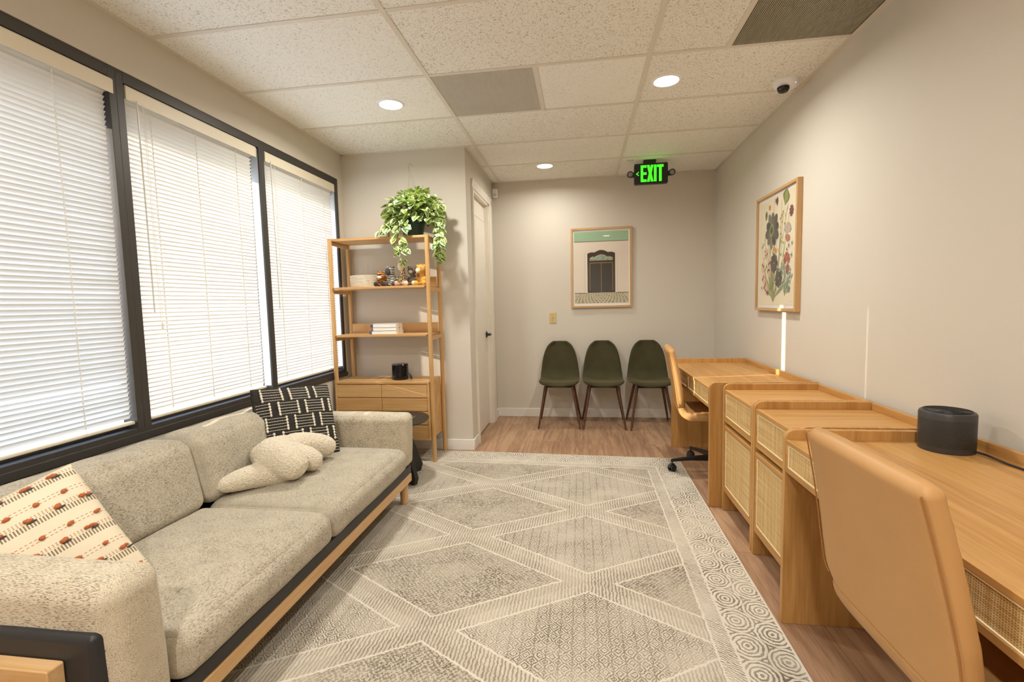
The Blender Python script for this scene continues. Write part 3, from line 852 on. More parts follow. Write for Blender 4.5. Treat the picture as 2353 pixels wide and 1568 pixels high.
MB().tube([(fx + .04, fy - .060, fz_ + .012), (fx + .055, fy - .09, fz_ + .010), (1.285, 1.62, fz_ + .004), (1.295, 1.50, fz_ + .0045), (1.25, 1.38, fz_ + .0045), (1.27, 1.25, fz_ + .0045), (1.29, 1.10, fz_ + .0045)], .0035, 8).build('power_cord', m_black, t)

# ------------------------------------------------------------------ tan swivel chairs
def sweep(mb, path, widths, th, chan=None, n=5.0, seg=40):
    """path: list of (x,z); section: rounded rectangle, width along Y, thickness along the path normal"""
    N = len(path); rings = []; L = 0
    for i, (x, z) in enumerate(path):
        a = path[max(i - 1, 0)]; b = path[min(i + 1, N - 1)]
        d = Vector((b[0] - a[0], 0, b[1] - a[1])).normalized(); nn = Vector((-d.z, 0, d.x))   # +nn = sitter side
        if i: L += sqrt((x - path[i - 1][0]) ** 2 + (z - path[i - 1][1]) ** 2)
        ring = []
        for k in range(seg):
            a_ = 2 * pi * k / seg; c, s = cos(a_), sin(a_)
            yy = math.copysign(abs(c) ** (2 / n), c) * widths[i][0]; tt = math.copysign(abs(s) ** (2 / n), s) * th / 2 * widths[i][1]
            if chan and tt > 0 and abs(yy) < widths[i][0] * .97: tt += chan * (abs(sin(L * pi / .052)) - .6)
            ring.append(Vector((x, yy, z)) + nn * tt)
        rings.append(ring)
    vs_ = [q for r in rings for q in r]; fs = []
    for i in range(N - 1):
        for k in range(seg):
            k2 = (k + 1) % seg; fs.append((i * seg + k, i * seg + k2, (i + 1) * seg + k2, (i + 1) * seg + k))
    fs.append(tuple(range(seg - 1, -1, -1))); fs.append(tuple(range((N - 1) * seg, N * seg)))
    mb.add(vs_, fs)

def bez(p0, p1, p2, n):
    return [((1 - t) ** 2 * p0[0] + 2 * t * (1 - t) * p1[0] + t * t * p2[0], (1 - t) ** 2 * p0[1] + 2 * t * (1 - t) * p1[1] + t * t * p2[1]) for t in [k / n for k in range(n + 1)]]

def make_office_chair(loc, rz, label):
    t = thing('swivel_chair', label, 'office chair', loc, rz, group='tan leather swivel chairs at the desks')
    # backrest, top to bend
    pts = bez((-.335, .905), (-.285, .70), (-.262, .50), 34)
    wid = []
    for i in range(len(pts)):
        f = i / (len(pts) - 1); e = min(1, f / .035); e = sqrt(max(0, 1 - (1 - e) ** 2)) if f < .035 else 1
        w = .208 + .026 * min(1, f * 1.4)
        if f > .88: w -= .035 * ((f - .88) / .12) ** 2
        wid.append((w * (.93 + .07 * e), .45 + .55 * e))
    mb = MB(); sweep(mb, pts, wid, .056, .004); mb.build('backrest', m_tan, t, local=True, sharp=60)
    p2 = bez((-.262, .50), (-.25, .435), (-.17, .437), 12) + bez((-.17, .437), (.0, .44), (.20, .452), 22)[1:] + [(.215, .450), (.222, .446)]
    wid = []
    for i in range(len(p2)):
        f = i / (len(p2) - 1); w = .203 + .030 * min(1, f * 4); e = 1 if f < .94 else max(.35, 1 - ((f - .94) / .06) ** 2 * .6)
        wid.append((w * (.96 + .04 * e), e))
    mb = MB(); sweep(mb, p2, wid, .062, .004); mb.build('seat', m_tan, t, local=True, sharp=60)
    # gusset seams
    for s in (-1, 1):
        mb = MB(); q = []
        for i in range(1, len(pts) - 1):
            a = pts[i - 1]; b = pts[i + 1]; d = Vector((b[0] - a[0], 0, b[1] - a[1])).normalized(); nn = Vector((-d.z, 0, d.x))
            f = i / (len(pts) - 1); w = .208 + .026 * min(1, f * 1.4)
            if f > .88: w -= .035 * ((f - .88) / .12) ** 2
            q.append(Vector((pts[i][0], s * (w * .995), pts[i][1])) - nn * .0215)
        mb.tube(q, .0017, 6)
        mb.build('piping', m_tan_dark, t, local=True)
    mb = MB(); mb.box(-.11, .11, -.08, .08, .388, .408); mb.build('seat_plate', m_black, t, local=True, bevel=.004)
    mb = MB(); mb.lathe([(.0, .10), (.028, .10), (.026, .26), (.016, .265), (.016, .39), (.0, .39)], seg=24); mb.build('gas_lift', m_black, t, local=True)
    mb = MB(); mb.lathe([(.0, .075), (.036, .075), (.038, .12), (.032, .135), (.0, .135)], seg=28)
    for k in range(5):
        a = radians(184 + 72 * k) - rz
        c, s = cos(a), sin(a)
        R = Matrix.Rotation(a, 4, 'Z')
        prof = [(.02, .080), (.02, .125), (.18, .110), (.315, .092), (.325, .086), (.325, .070), (.18, .082)]
        vs_ = []
        n = len(prof)
        for sg in (-1, 1):
            for x, z in prof: vs_.append(R @ Vector((x, sg * (.018 - .022 * (x / .6)), z)))
        fs = [tuple(range(n)), tuple(range(2 * n - 1, n - 1, -1))] + [(i, i + n, (i + 1) % n + n, (i + 1) % n) for i in range(n)]
        mb.add(vs_, fs)
    mb.build('star_base', m_black, t, local=True, bevel=.003)
    for k in range(5):
        a = radians(184 + 72 * k) - rz
        c, s = cos(a), sin(a); o = Vector((c * .315, s * .315, 0)); R = Matrix.Rotation(a + .6, 4, 'Z')
        mb = MB(); mb.tube([o + Vector((0, 0, .045)), o + Vector((0, 0, .088))], .006, 10)
        mb.prism([(.0 + .026 * cos(q * pi / 8), .030 + .030 * sin(q * pi / 8)) for q in range(0, 9)], 'Y', -.008, .008, mat=Matrix.Translation(o) @ R)
        cst = mb.build('caster', m_black, t, local=True)
        mb = MB()
        for y0 in (-.021, .009):
            mb.lathe([(.0, 0), (.022, 0), (.0255, .002), (.0255, .010), (.022, .012), (.0, .012)], seg=24, mat=Matrix.Translation(o + Vector((0, 0, .0265))) @ R @ Matrix.Translation((0, y0, 0)) @ Matrix.Rotation(-pi / 2, 4, 'X'))
        mb.build('wheel', m_black, cst, local=True)
    return t
make_office_chair((.935, 1.12, .009), 0.02, 'tan leather swivel chair in the right foreground, its back to the viewer')
make_office_chair((.955, 3.53, .009), -.10, 'tan leather swivel chair tucked under the far desk, in front of the green chairs')

# ------------------------------------------------------------------ green velvet chairs
def make_green(loc, label):
    t = thing('side_chair', label, 'chair', loc, group='green velvet side chairs along the far wall')
    prof = [(-.212, .415), (-.205, .436), (-.17, .447), (-.08, .440), (.02, .430), (.10, .432), (.150, .455), (.180, .51), (.200, .60), (.215, .70), (.226, .78), (.232, .825), (.234, .842)]
    wv = [(.0, .168), (.03, .190), (.08, .200), (.18, .207), (.42, .208), (.55, .203), (.68, .192), (.79, .176), (.87, .158), (.93, .134), (.97, .104), (.99, .078), (1, .062)]
    # arc-length resample
    ps = [Vector((0, p[0], p[1])) for p in prof]; ls = [0]
    for a, b in zip(ps, ps[1:]): ls.append(ls[-1] + (b - a).length)
    def at_(v):
        l = v * ls[-1]
        for i in range(len(ls) - 1):
            if l <= ls[i + 1] + 1e-9:
                f = (l - ls[i]) / (ls[i + 1] - ls[i]); return ps[i].lerp(ps[i + 1], f)
        return ps[-1]
    def wid(v):
        for (a, x), (b, y) in zip(wv, wv[1:]):
            if v <= b: return x + (y - x) * (v - a) / (b - a)
        return wv[-1][1]
    def fn(u, v):
        p = at_(v); w = wid(v); uu = (2 * u - 1)
        k = uu * uu
        seat = max(0, 1 - v / .5); back = max(0, (v - .45) / .55)
        return Vector((uu * w, p.y - .035 * k * min(1, back * 1.6) , p.z + .030 * k * seat + (.016 * k if .3 < v < .6 else .0)))
    o = MB().grid(fn, 14, 30).build('seat_shell', m_velvet, t, local=True, solid=.026, soff=0, subd=1, sharp=180)
    mb = MB(); mb.box(-.13, .13, -.14, .12, .400, .410)
    mb.build('seat_frame', m_black, t, local=True, bevel=.002)
    for sx in (-1, 1):
        MB().tube([(sx * .135, -.125, .412), (sx * .205, -.225, .0)], [.0155, .0085], 14).build('leg', m_walnut_leg, t, local=True)
        MB().tube([(sx * .135, .10, .412), (sx * .212, .20, .0)], [.0155, .0085], 14).build('leg', m_walnut_leg, t, local=True)
    return t
g0 = make_green((-.227, 4.872, 0), 'olive green velvet side chair on the left of the row of three, nearest the door')
dup(g0, (.214, 4.868, 0), 0, 'olive green velvet side chair in the middle of the row of three')
dup(g0, (.668, 4.852, 0), 0, 'olive green velvet side chair on the right, partly hidden by the tan swivel chair')

# ------------------------------------------------------------------ ladder shelf with cabinet
t = thing('ladder_shelf', 'oak open shelf unit with four legs and a drawer cabinet below, by the window', 'shelf', (-1.567, 3.73, .009))
for x in (-1.966, -1.167):
    for y in (3.588, 3.882):
        MB().tube([(x, y, .0095), (x, y, 1.795)], .0172, 20).build('leg', m_shelf['Z'], t)
MB().box(-1.963, -1.170, 3.590, 3.882, 1.775, 1.795).build('top_panel', m_shelf['X'], t, bevel=.003)
for x in (-1.966, -1.167):
    MB().box(x - .011, x + .011, 3.590, 3.882, 1.745, 1.775).build('top_rail', m_shelf['Y'], t, bevel=.003)
for z in (1.410, 1.030):
    s_ = MB().box(-1.947, -1.187, 3.572, 3.876, z - .018, z).build('shelf_board', m_shelf['X'], t, bevel=.002)
    MB().box(-1.947, -1.187, 3.862, 3.876, z, z + .080).build('back_lip', m_shelf['X'], s_, bevel=.002)
    for x in (-1.966, -1.167):
        MB().box(x - .010, x + .010, 3.590, 3.882, z - .050, z - .018).build('side_rail', m_shelf['Y'], s_, bevel=.003)
    for x in (-1.944, -1.190): MB().box(x - .004, x + .004, 3.566, 3.576, z - .015, z - .007).build('peg', m_screw, s_)
mb = MB(); x0, x1, y0, y1, z0, z1 = -1.968, -1.184, 3.560, 3.872, .186, .655
mb.box(x0, x1, y0, y1, z1 - .018, z1).box(x0, x1, y0, y1, z0, z0 + .018).box(x0, x0 + .018, y0, y1, z0 + .018, z1 - .018).box(x1 - .018, x1, y0, y1, z0 + .018, z1 - .018)
mb.box(x0 + .018, x1 - .018, y1 - .012, y1, z0 + .018, z1 - .018).box((x0 + x1) / 2 - .004, (x0 + x1) / 2 + .004, y0 + .02, y1 - .012, z0 + .018, z1 - .018)
cb = mb.build('cabinet_body', m_shelf['X'], t, bevel=.002)
n = 4; hgt = (z1 - z0 - .036) / n; xm = (x0 + x1) / 2
for i in range(n):
    for a, b_ in ((x0 + .0195, xm - .0015), (xm + .0015, x1 - .0195)):
        za = z0 + .018 + i * hgt
        mb = MB(); mb.prism([(y0 + .001, za + .0015), (y0 + .019, za + .0015), (y0 + .019, za + hgt - .0015), (y0 + .012, za + hgt - .0015), (y0 + .001, za + hgt - .009)], 'X', a, b_)
        mb.build('drawer', m_shelf['X'], cb, bevel=.001)

# ------------------------------------------------------------------ things on the shelf
# hanging pothos
px, py, pz = -1.325, 3.735, 1.795
pl = thing('potted_pothos', 'variegated trailing pothos in a dark green hanging pot on top of the shelf', 'plant', (px, py, pz))
MB().lathe([(.0, 0), (.070, 0), (.078, .006), (.098, .118), (.106, .120), (.106, .136), (.098, .136), (.094, .118), (.0, .115)], (px, py, pz), 40).build('pot', plain('dark_green_pot', '#1d3a34', .4), pl)
mb = MB()
for a in (.3, 2.4, 4.5):
    mb.tube([(px + .1 * cos(a), py + .1 * sin(a), pz + .13), (px + .05 * cos(a), py + .05 * sin(a), pz + .36), (px - .012, py, pz + .53)], .0014, 5)
mb.tube([(px - .012, py, pz + .525), (px - .014, py, pz + .56), (px - .004, py, pz + .585), (px + .010, py, pz + .572), (px + .012, py, pz + .555)], .0022, 6)
mb.build('hanger', plain('hanger_wire', '#8f8f86', .4), pl)
m = M('variegated_leaf', '#6d9a3a', .38, 0, .4)
at = m.n('Attribute', attribute_name='edge'); v = m.co()
rn = m.n('Attribute', attribute_name='leafrnd')
e = m.f('ADD', at.outputs['Fac'], m.f('MULTIPLY', m.f('SUBTRACT', m.noise(v, 45, 2), .5), 1.6))
greens = m.mix(rn.outputs['Fac'], '#3f7a34', '#8db33c')
m.color(m.mix(m.step(e, .36, .10), greens, m.mix(rn.outputs['Fac'], '#e9ecc4', '#dfe5a4')))
m.b.inputs['Transmission Weight'].default_value = 0
tr = m.n('BsdfTranslucent'); tr.inputs[0].default_value = lin('#9dbb4a'); mx = m.n('MixShader'); mx.inputs[0].default_value = .25
m.nt.links.new(m.b.outputs[0], mx.inputs[1]); m.nt.links.new(tr.outputs[0], mx.inputs[2]); m.nt.links.new(mx.outputs[0], [n_ for n_ in m.nt.nodes if n_.type == 'OUTPUT_MATERIAL'][0].inputs[0])
m_leaf = m.m
rnd = random.Random(11)
leaf = MB(); edge = []; lr = []; stems = MB()
def add_leaf(p, d, up, L):
    d = d.normalized(); side = d.cross(up)
    if side.length < .01: side = d.cross(Vector((1, 0, 0)))
    side.normalize(); nrm = side.cross(d).normalized()
    w = L * .44; r_ = rnd.random(); fold = rnd.uniform(.1, .35); curl = rnd.uniform(.0, .35)
    rows = [(0, .0), (.02, .60), (.13, .96), (.35, 1.08), (.6, .92), (.82, .55), (.95, .2), (1.0, .0)]
    vs_ = []
    for tt, ww in rows:
        c = p + d * (tt * L) - Vector((0, 0, 1)) * curl * L * tt * tt
        for s_ in (-1, -.5, 0, .5, 1):
            vs_.append(c + side * (s_ * ww * w) + nrm * (abs(s_) * ww * w * fold)); edge.append(abs(s_) * .9 if ww > .1 else (.75 if tt > .5 else .2)); lr.append(r_)
    fs = []
    for i in range(len(rows) - 1):
        for k in range(4): fs.append((i * 5 + k, i * 5 + k + 1, (i + 1) * 5 + k + 1, (i + 1) * 5 + k))
    leaf.add(vs_, fs)
pc = Vector((px + .03, py - .03, pz + .20))
for i in range(560):
    th = rnd.uniform(0, 2 * pi); ph = math.asin(rnd.uniform(-.55, 1)); rr = rnd.uniform(.55, 1.0)
    o = Vector((cos(th) * cos(ph) * .225, sin(th) * cos(ph) * .165, sin(ph) * .175 + .0)) * rr
    p = pc + o
    if p.y > 3.90: continue
    if p.z < pz + .03: p.z = pz + .03
    d = o.normalized() * .7 + Vector((rnd.uniform(-1, 1), rnd.uniform(-1, .7), rnd.uniform(-1.1, .4)))
    add_leaf(p, d, Vector((rnd.uniform(-.5, .5), rnd.uniform(-.5, .5), 1)), rnd.uniform(.044, .072))
    if i % 3 == 0: stems.tube([Vector((px, py, pz + .12)), Vector((px, py, pz + .16)) + o * .5 + Vector((0, 0, .03)), p], .0012, 5)
def vine(pts, nleaf, spread=.03, L=.05):
    pts = [Vector(q) for q in pts]; stems.tube(pts, .0014, 5)
    for k in range(nleaf):
        f = rnd.random() * (len(pts) - 1); i = min(int(f), len(pts) - 2); p = pts[i].lerp(pts[i + 1], f - i)
        a = rnd.uniform(0, 2 * pi)
        add_leaf(p + Vector((rnd.uniform(-spread, spread), rnd.uniform(-spread, spread) * .6, 0)), Vector((cos(a), sin(a) * .8, -.7)), Vector((rnd.uniform(-.4, .4), -.6, .6)), rnd.uniform(.7, 1.15) * L)
vine([(px - .02, py - .12, pz + .13), (px - .03, 3.555, pz + .10), (px - .06, 3.545, pz), (px - .05, 3.545, pz - .08), (px - .045, 3.545, pz - .13)], 46, .045, .046)
vine([(px - .0, py - .12, pz + .12), (px + .0, 3.555, pz + .06), (px + .005, 3.545, pz - .03), (px + .01, 3.55, pz - .12), (px - .01, 3.55, pz - .20), (px - .03, 3.55, pz - .225)], 20, .025, .040)
vine([(px - .10, py - .1, pz + .15), (px - .14, 3.60, pz + .08), (px - .16, 3.57, pz + .03)], 22, .05, .055)
for k in range(4):
    vine([(px + .10, py, pz + .17), (px + .20 + .02 * k, py - .04 * k, pz + .12), (px + .215 + .014 * k, py - .05 * k, pz - .02), (px + .21 + .015 * k, py - .05 * k, pz - .16 + .03 * k), (px + .215 + .01 * k, py - .05 * k, pz - .20 + .04 * k)], 34, .026, .044)
fo = leaf.build('foliage', m_leaf, pl, sharp=180)
for nm, data in (('edge', edge), ('leafrnd', lr)):
    a_ = fo.data.attributes.new(nm, 'FLOAT', 'POINT'); a_.data.foreach_set('value', data)
stems.build('stems', plain('vine_stem', '#7f9440', .6), pl)

# rope basket
bx, by, bz = -1.745, 3.735, 1.410
prof = [(.0, 0), (.118, 0)]
k = 0
z = 0
while z < .092:
    prof += [(.121, z + .002), (.1265, z + .005), (.121, z + .008)]; z += .0095
prof += [(.112, .095), (.110, .02), (.0, .015)]
tag(MB().lathe(prof, (bx, by, bz), 48).build('rope_basket', plain('cotton_rope', '#e6ddcb', .9)), 'low round cream rope basket at the left of the shelf with the toys', 'basket')

# plush animals
def plain_c(n_, c): return plain(n_, c, .95, var=.05, scale=60)
def stripes(name, a, b_, freq, axis):
    m = M(name, a, .95); v = m.co(); X, Y, Z = m.xyz(v); q = {'Z': Z, 'X': X}[axis]
    s_ = m.f('SINE', m.f('MULTIPLY', m.f('ADD', q, m.f('MULTIPLY', m.noise(v, 25, 1), .03)), freq))
    m.color(m.mix(m.step(s_, .25, .15), a, b_)); return m.m
def spots(name, a, b_):
    m = M(name, a, .95); v = m.co(); vo = m.n('TexVoronoi'); m.put(vo.inputs['Vector'], v); vo.inputs['Scale'].default_value = 75
    m.color(m.mix(m.step(vo.outputs['Distance'], .42, .05), b_, a)); return m.m
def plush(name, label, x, mats, h=.15, head=(0, -.02), muzzle=None, extras=None, feet='#c98f78', legx=.032, headr=.034):
    y, z = 3.66, 1.410
    t = thing(name, label, 'plush toy', (x, y, z), group='row of plush animals')
    mb = MB(); hx, hy = head; hz = h - headr
    mb.ell((x, y + .01, z + .045), (.034, .032, .045)); mb.ell((x + hx * .5, y + hy * .3, z + (hz + .06) / 2 + .01), (.020, .020, (hz - .05) / 2 + .02))
    mb.ell((x + hx, y + hy, z + hz), (headr, headr, headr * 1.05))
    for s_ in (-1, 1):
        mb.ell((x + s_ * .024, y - .035, z + .014), (.013, .035, .012)); mb.ell((x + s_ * .036, y - .008, z + .050), (.010, .014, .030), (.5, 0, s_ * .4))
    o = mb.build('body', mats[0], t)
    r = o.modifiers.new('r', 'REMESH'); r.mode = 'VOXEL'; r.voxel_size = .0038; r.use_smooth_shade = True
    for s_ in (-1, 1):
        MB().ell((x + s_ * legx, y - .070, z + .0185), (.019, .014, .0185)).build('foot', plain_c(name + '_foot', feet), t)
        MB().ell((x + hx + s_ * headr * .8, y + hy + .005, z + hz + headr * .75), (.011, .006, .013)).build('ear', mats[0], t)
        MB().ell((x + hx + s_ * .013, y + hy - headr * .93, z + hz + .010), (.003, .002, .003), u=8, v=6).build('eye', m_black, t)
    if muzzle: MB().ell((x + hx + muzzle[1], y + hy - headr * .75, z + hz + muzzle[2]), muzzle[3]).build('muzzle', plain_c(name + '_muzzle', muzzle[0]), t)
    if extras: extras(t, x + hx, y + hy, z + hz)
    return t
plush('plush_tiger', 'small plush tiger with orange and black stripes beside the rope basket', -1.562, [stripes('tiger_fur', '#cf8a45', '#3a2a22', 420, 'Z')], .118, (-.008, -.02), ('#efe6d6', -.004, -.010, (.020, .012, .014)), None, '#3b3230')
plush('plush_zebra', 'plush zebra with black muzzle and black and white stripes', -1.478, [stripes('zebra_fur', '#e9e5da', '#2b2a2b', 430, 'Z')], .150, (-.010, -.025), ('#454347', -.012, -.006, (.023, .022, .030)), None, '#4a4846', headr=.030)
def giraffe_x(t, hx, hy, hz):
    for s_ in (-1, 1): MB().tube([(hx + s_ * .010, hy, hz + .03), (hx + s_ * .012, hy, hz + .048)], [.003, .005], 8).build('horn', plain_c('giraffe_horn', '#8d6b4a'), t)
plush('plush_giraffe', 'plush giraffe with cream muzzle and dark brown spots', -1.396, [spots('giraffe_fur', '#e6d3a8', '#5b3f28')], .178, (.004, -.03), ('#ead9b8', 0, .0, (.025, .022, .032)), giraffe_x, '#d3a290', headr=.028)
plush('plush_monkey', 'grey brown plush animal sitting between the giraffe and the lion', -1.316, [plain_c('monkey_fur', '#6f6055')], .150, (.0, -.012), ('#c9bba6', .0, -.006, (.018, .012, .014)), None, '#e0c7a2')
def lion_x(t, hx, hy, hz):
    mb = MB(); rr = random.Random(3)
    for k in range(46):
        a = rr.uniform(0, 2 * pi); q = rr.uniform(.0, 1)
        d = Vector((cos(a) * .9, .25 + .5 * q, sin(a)))
        p = Vector((hx, hy + .006, hz)) + Vector((cos(a) * .028, .012 * q, sin(a) * .028))
        mb.tube([p, p + d * .018 + Vector((0, 0, -.004)), p + d * .028 + Vector((0, 0, -.014))], [.007, .005, .001], 6)
    mb.build('mane', plain_c('lion_mane', '#b87f3a'), t)
plush('plush_lion', 'golden plush lion with shaggy mane at the right end of the toys', -1.235, [plain_c('lion_fur', '#d9a550')], .160, (-.006, -.018), ('#efe0c0', -.014, -.010, (.020, .018, .021)), lion_x, '#d9a83c')

# books
m_page = plain('book_pages', '#e8dfcd', .8); m_cover = plain('white_cover', '#f2f0ec', .4)
bm_ = [('#4d5660', '#8a9099'), ('#c94a44', '#5a62b8'), ('#4d5a5c', '#7d8a88')]
zz = 1.030
for i, (yo, xo, hh_, lab, cols) in enumerate([(0, -.012, .027, 'white paperback book at the bottom of the stack on the lower shelf', bm_[2]), (.0, 0, .026, 'white paperback book in the middle of the stack with red and blue spine end', bm_[1]), (.0, 0, .030, 'white paperback book at the top of the stack on the lower shelf', bm_[0])]):
    x0, x1, y0, y1 = -1.668 + xo, -1.452 + xo * .0, 3.610 + .0 * yo, 3.750 + (.02 if i == 0 else 0)
    if i == 0: x0, x1 = -1.680, -1.452
    t = thing('paperback_book', lab, 'book', ((x0 + x1) / 2, (y0 + y1) / 2, zz), group='stack of white paperbacks')
    MB().box(x0 + .002, x1 - .001, y0 + .002, y1 - .002, zz + .0015, zz + hh_ - .0015).build('pages', m_page, t)
    MB().box(x0, x1, y0, y1, zz, zz + .0015).box(x0, x1, y0, y1, zz + hh_ - .0015, zz + hh_).box(x0, x1, y0, y0 + .0015, zz, zz + hh_).build('cover', m_cover, t)
    MB().box(x0 + .001, x0 + .024, y0 - .0006, y0 + .0004, zz + hh_ * .1, zz + hh_ * .92).build('spine_block', plain('spine_block', cols[0], .5), t)
    if i == 1: MB().box(x0 + .001, x0 + .024, y0 - .0009, y0 - .0003, zz + hh_ * .1, zz + hh_ * .4).build('spine_band', plain('spine_band', cols[1], .5), t)
    zz += hh_ + .0003

# small black fan heater on the cabinet
hx, hy, hz = -1.468, 3.70, .655
t = thing('small_heater', 'small glossy black ribbed heater on top of the drawer cabinet', 'heater', (hx, hy, hz))
prof = [(.0, 0), (.064, 0), (.066, .005)]
for k in range(7):
    z = .010 + k * .0155; prof += [(.067, z), (.067, z + .010), (.063, z + .0115), (.063, z + .014)]
prof += [(.067, .120), (.063, .128), (.0, .129)]
mgl = M('gloss_black', '#16171a', .12).m
MB().lathe(prof, (hx, hy, hz), 48).build('housing', mgl, t)
MB().lathe([(.0, .129), (.012, .129), (.012, .133), (.0, .133)], (hx - .01, hy - .02, hz), 20).build('dial', plain('dial_grey', '#9aa39a', .3), t)
MB().tube([(hx + .06, hy - .02, hz + .085), (hx + .085, hy - .05, hz + .070), (hx + .10, hy - .06, hz + .05)], .003, 8).build('power_cord', m_black, t)
MB().tube([(hx + .097, hy - .058, hz + .056), (hx + .112, hy - .066, hz + .030), (hx + .120, hy - .07, hz + .012)], [.006, .011, .008], 10).build('plug', m_black, t)
# ------------------------------------------------------------------ sofa
sx0, sx1 = -1.930, -1.075      # back, front
sy0, sy1 = .872, 2.835
t = thing('sofa', 'long low sofa in beige fabric with charcoal leather shell and wood base', 'sofa', (-1.5, 1.85, .009))
mb = MB()
mb.box(sx1 - .026, sx1, sy0, sy1 - .01, .147, .197).box(sx0, sx0 + .026, sy0, sy1 - .01, .147, .197).box(sx0 + .026, sx1 - .026, sy0, sy0 + .026, .147, .197).box(sx0 + .026, sx1 - .026, sy1 - .036, sy1 - .01, .147, .197)
mb.build('base_rail', m_sofa_wood['Y'], t, bevel=.003)
MB().box(sx0, sx1 - .004, sy0, sy1, .197, .250).build('seat_deck', m_black_leather, t, bevel=.006, bseg=3)
for lx, ly in ((-1.118, 2.795), (-1.118, .925), (-1.86, 2.795), (-1.86, .925)):
    MB().tube([(lx, ly, .0095), (lx - .0, ly, .150)], [.024, .027], 24).build('leg', m_sofa_wood['Z'], t, bevel=.002)
# leather shell: arms and back
def shell_panel(x0, x1, y0, y1, z0, z1, nm):
    return MB().box(x0, x1, y0, y1, z0, z1).build(nm, m_black_leather, t, bevel=.016, bseg=4)
shell_panel(sx0, -1.088, .862, .902, .245, .528, 'arm_shell')
shell_panel(sx0, -1.125, 2.815, 2.852, .245, .50, 'arm_shell')
shell_panel(sx0 - .012, sx0 + .03, .862, 2.852, .245, .575, 'back_shell')
# wooden side frame at the near end
MB().prism(rrect(sx0, -1.165, .20, .472, .006), 'Y', .824, .861).build('side_frame', m_sofa_wood['X'], t, bevel=.003)
MB().lathe([(.0, 0), (.027, 0), (.027, .40), (.024, .425), (.014, .438), (.0, .441)], (-1.262, .800, .0095), 28).build('side_post', m_sofa_wood['Z'], t)
MB().prism(rrect(sx0, -1.20, .20, .44, .006), 'Y', 2.853, 2.880).build('side_frame', m_sofa_wood['X'], t, bevel=.003)

# cushions
def lay(mb, nm, mat): return mb.build(nm, mat, t, sharp=180, merge=True)
def seat_fn(seed):
    def fn(p, x, y, z):
        if z > 0:
            for (ax, ay, bx, by, amp, w) in folds:
                a = Vector((ax, ay)); b = Vector((bx, by)); q = Vector((p.x, p.y)); d = b - a; tt = max(0, min(1, (q - a).dot(d) / d.length_squared))
                dist = (q - a - d * tt).length; p.z += amp * math.exp(-(dist / w) ** 2) * (sin(pi * min(1, max(0, tt))) ** .5 if 0 < tt < 1 else 0)
        return p
    return fn
folds = [(-1.50, 1.30, -1.20, 1.62, .020, .022), (-1.42, 1.28, -1.14, 1.50, -.016, .020), (-1.36, 1.24, -1.12, 1.40, .016, .018), (-1.50, 1.44, -1.26, 1.60, -.013, .018)]
mb = MB(); puff_box(mb, (-1.365, 1.445, .322), (.315, .394, .073), r=.052, puff=.022, wr=.003, seed=1, N=70, fn=seat_fn(1)); lay(mb, 'seat_cushion', m_sofa)
folds = [(-1.55, 2.05, -1.2, 2.2, .005, .03), (-1.5, 1.93, -1.2, 1.98, .006, .02)]
mb = MB(); puff_box(mb, (-1.365, 2.280, .322), (.315, .434, .073), r=.052, puff=.022, wr=.003, seed=5, N=56, fn=seat_fn(2)); lay(mb, 'seat_cushion', m_sofa)
def back_fn(seed):
    def fn(p, x, y, z):
        # lean back with height
        p.x -= (p.z - .40) * .22
        p.z += .004 * sin(p.y * 26 + seed) * max(0, z) * .6
        return p
    return fn
mb = MB(); puff_box(mb, (-1.735, 1.440, .540), (.105, .394, .155), r=.052, puff=.010, side=.012, wr=.003, seed=9, N=44, fn=back_fn(0)); lay(mb, 'back_cushion', m_sofa)
mb = MB(); puff_box(mb, (-1.735, 2.275, .540), (.105, .438, .155), r=.052, puff=.010, side=.012, wr=.003, seed=14, N=44, fn=back_fn(2)); lay(mb, 'back_cushion', m_sofa)
def arm_fn(s):
    def fn(p, x, y, z):
        p.y += s * (p.z - .25) * .10
        return p
    return fn
mb = MB(); puff_box(mb, (-1.470, .972, .433), (.410, .074, .196), r=.045, puff=.006, side=.006, wr=.003, seed=20, N=44, fn=arm_fn(-.5)); a_ = lay(mb, 'arm_cushion', m_sofa_arm)
mb = MB(); puff_box(mb, (-1.470, 2.778, .415), (.405, .074, .165), r=.040, puff=.005, side=.005, wr=.0025, seed=26, N=44, fn=arm_fn(1)); a_ = lay(mb, 'arm_cushion', m_sofa_arm)

# ------------------------------------------------------------------ pillows
def pillow_surf(s, T):
    def fn(u, v, side=1):
        x = u * s / 2 * (1 - .03 * (1 - v * v)) * (1 - .02 * v * v * v * v); y = v * s / 2 * (1 - .03 * (1 - u * u)) * (1 - .02 * u ** 4)
        k = max(0, (1 - u * u)) ** .42 * max(0, (1 - v * v)) ** .42
        z = T * k + .003 * noise.noise(Vector((u * 3, v * 3, side * 5.0)))
        return Vector((x, y, side * (z + .002)))
    return fn
def place(o, center, ya, ti, ro):
    r = Vector((cos(ya), sin(ya), 0)); n_ = Vector((sin(ya), -cos(ya), 0)); u = Vector((0, 0, 1)) * cos(ti) - n_ * sin(ti)
    R = r * cos(ro) + u * sin(ro); U = -r * sin(ro) + u * cos(ro); N_ = R.cross(U)
    o.matrix_world = Matrix(((R.x, U.x, N_.x, center[0]), (R.y, U.y, N_.y, center[1]), (R.z, U.z, N_.z, center[2]), (0, 0, 0, 1)))
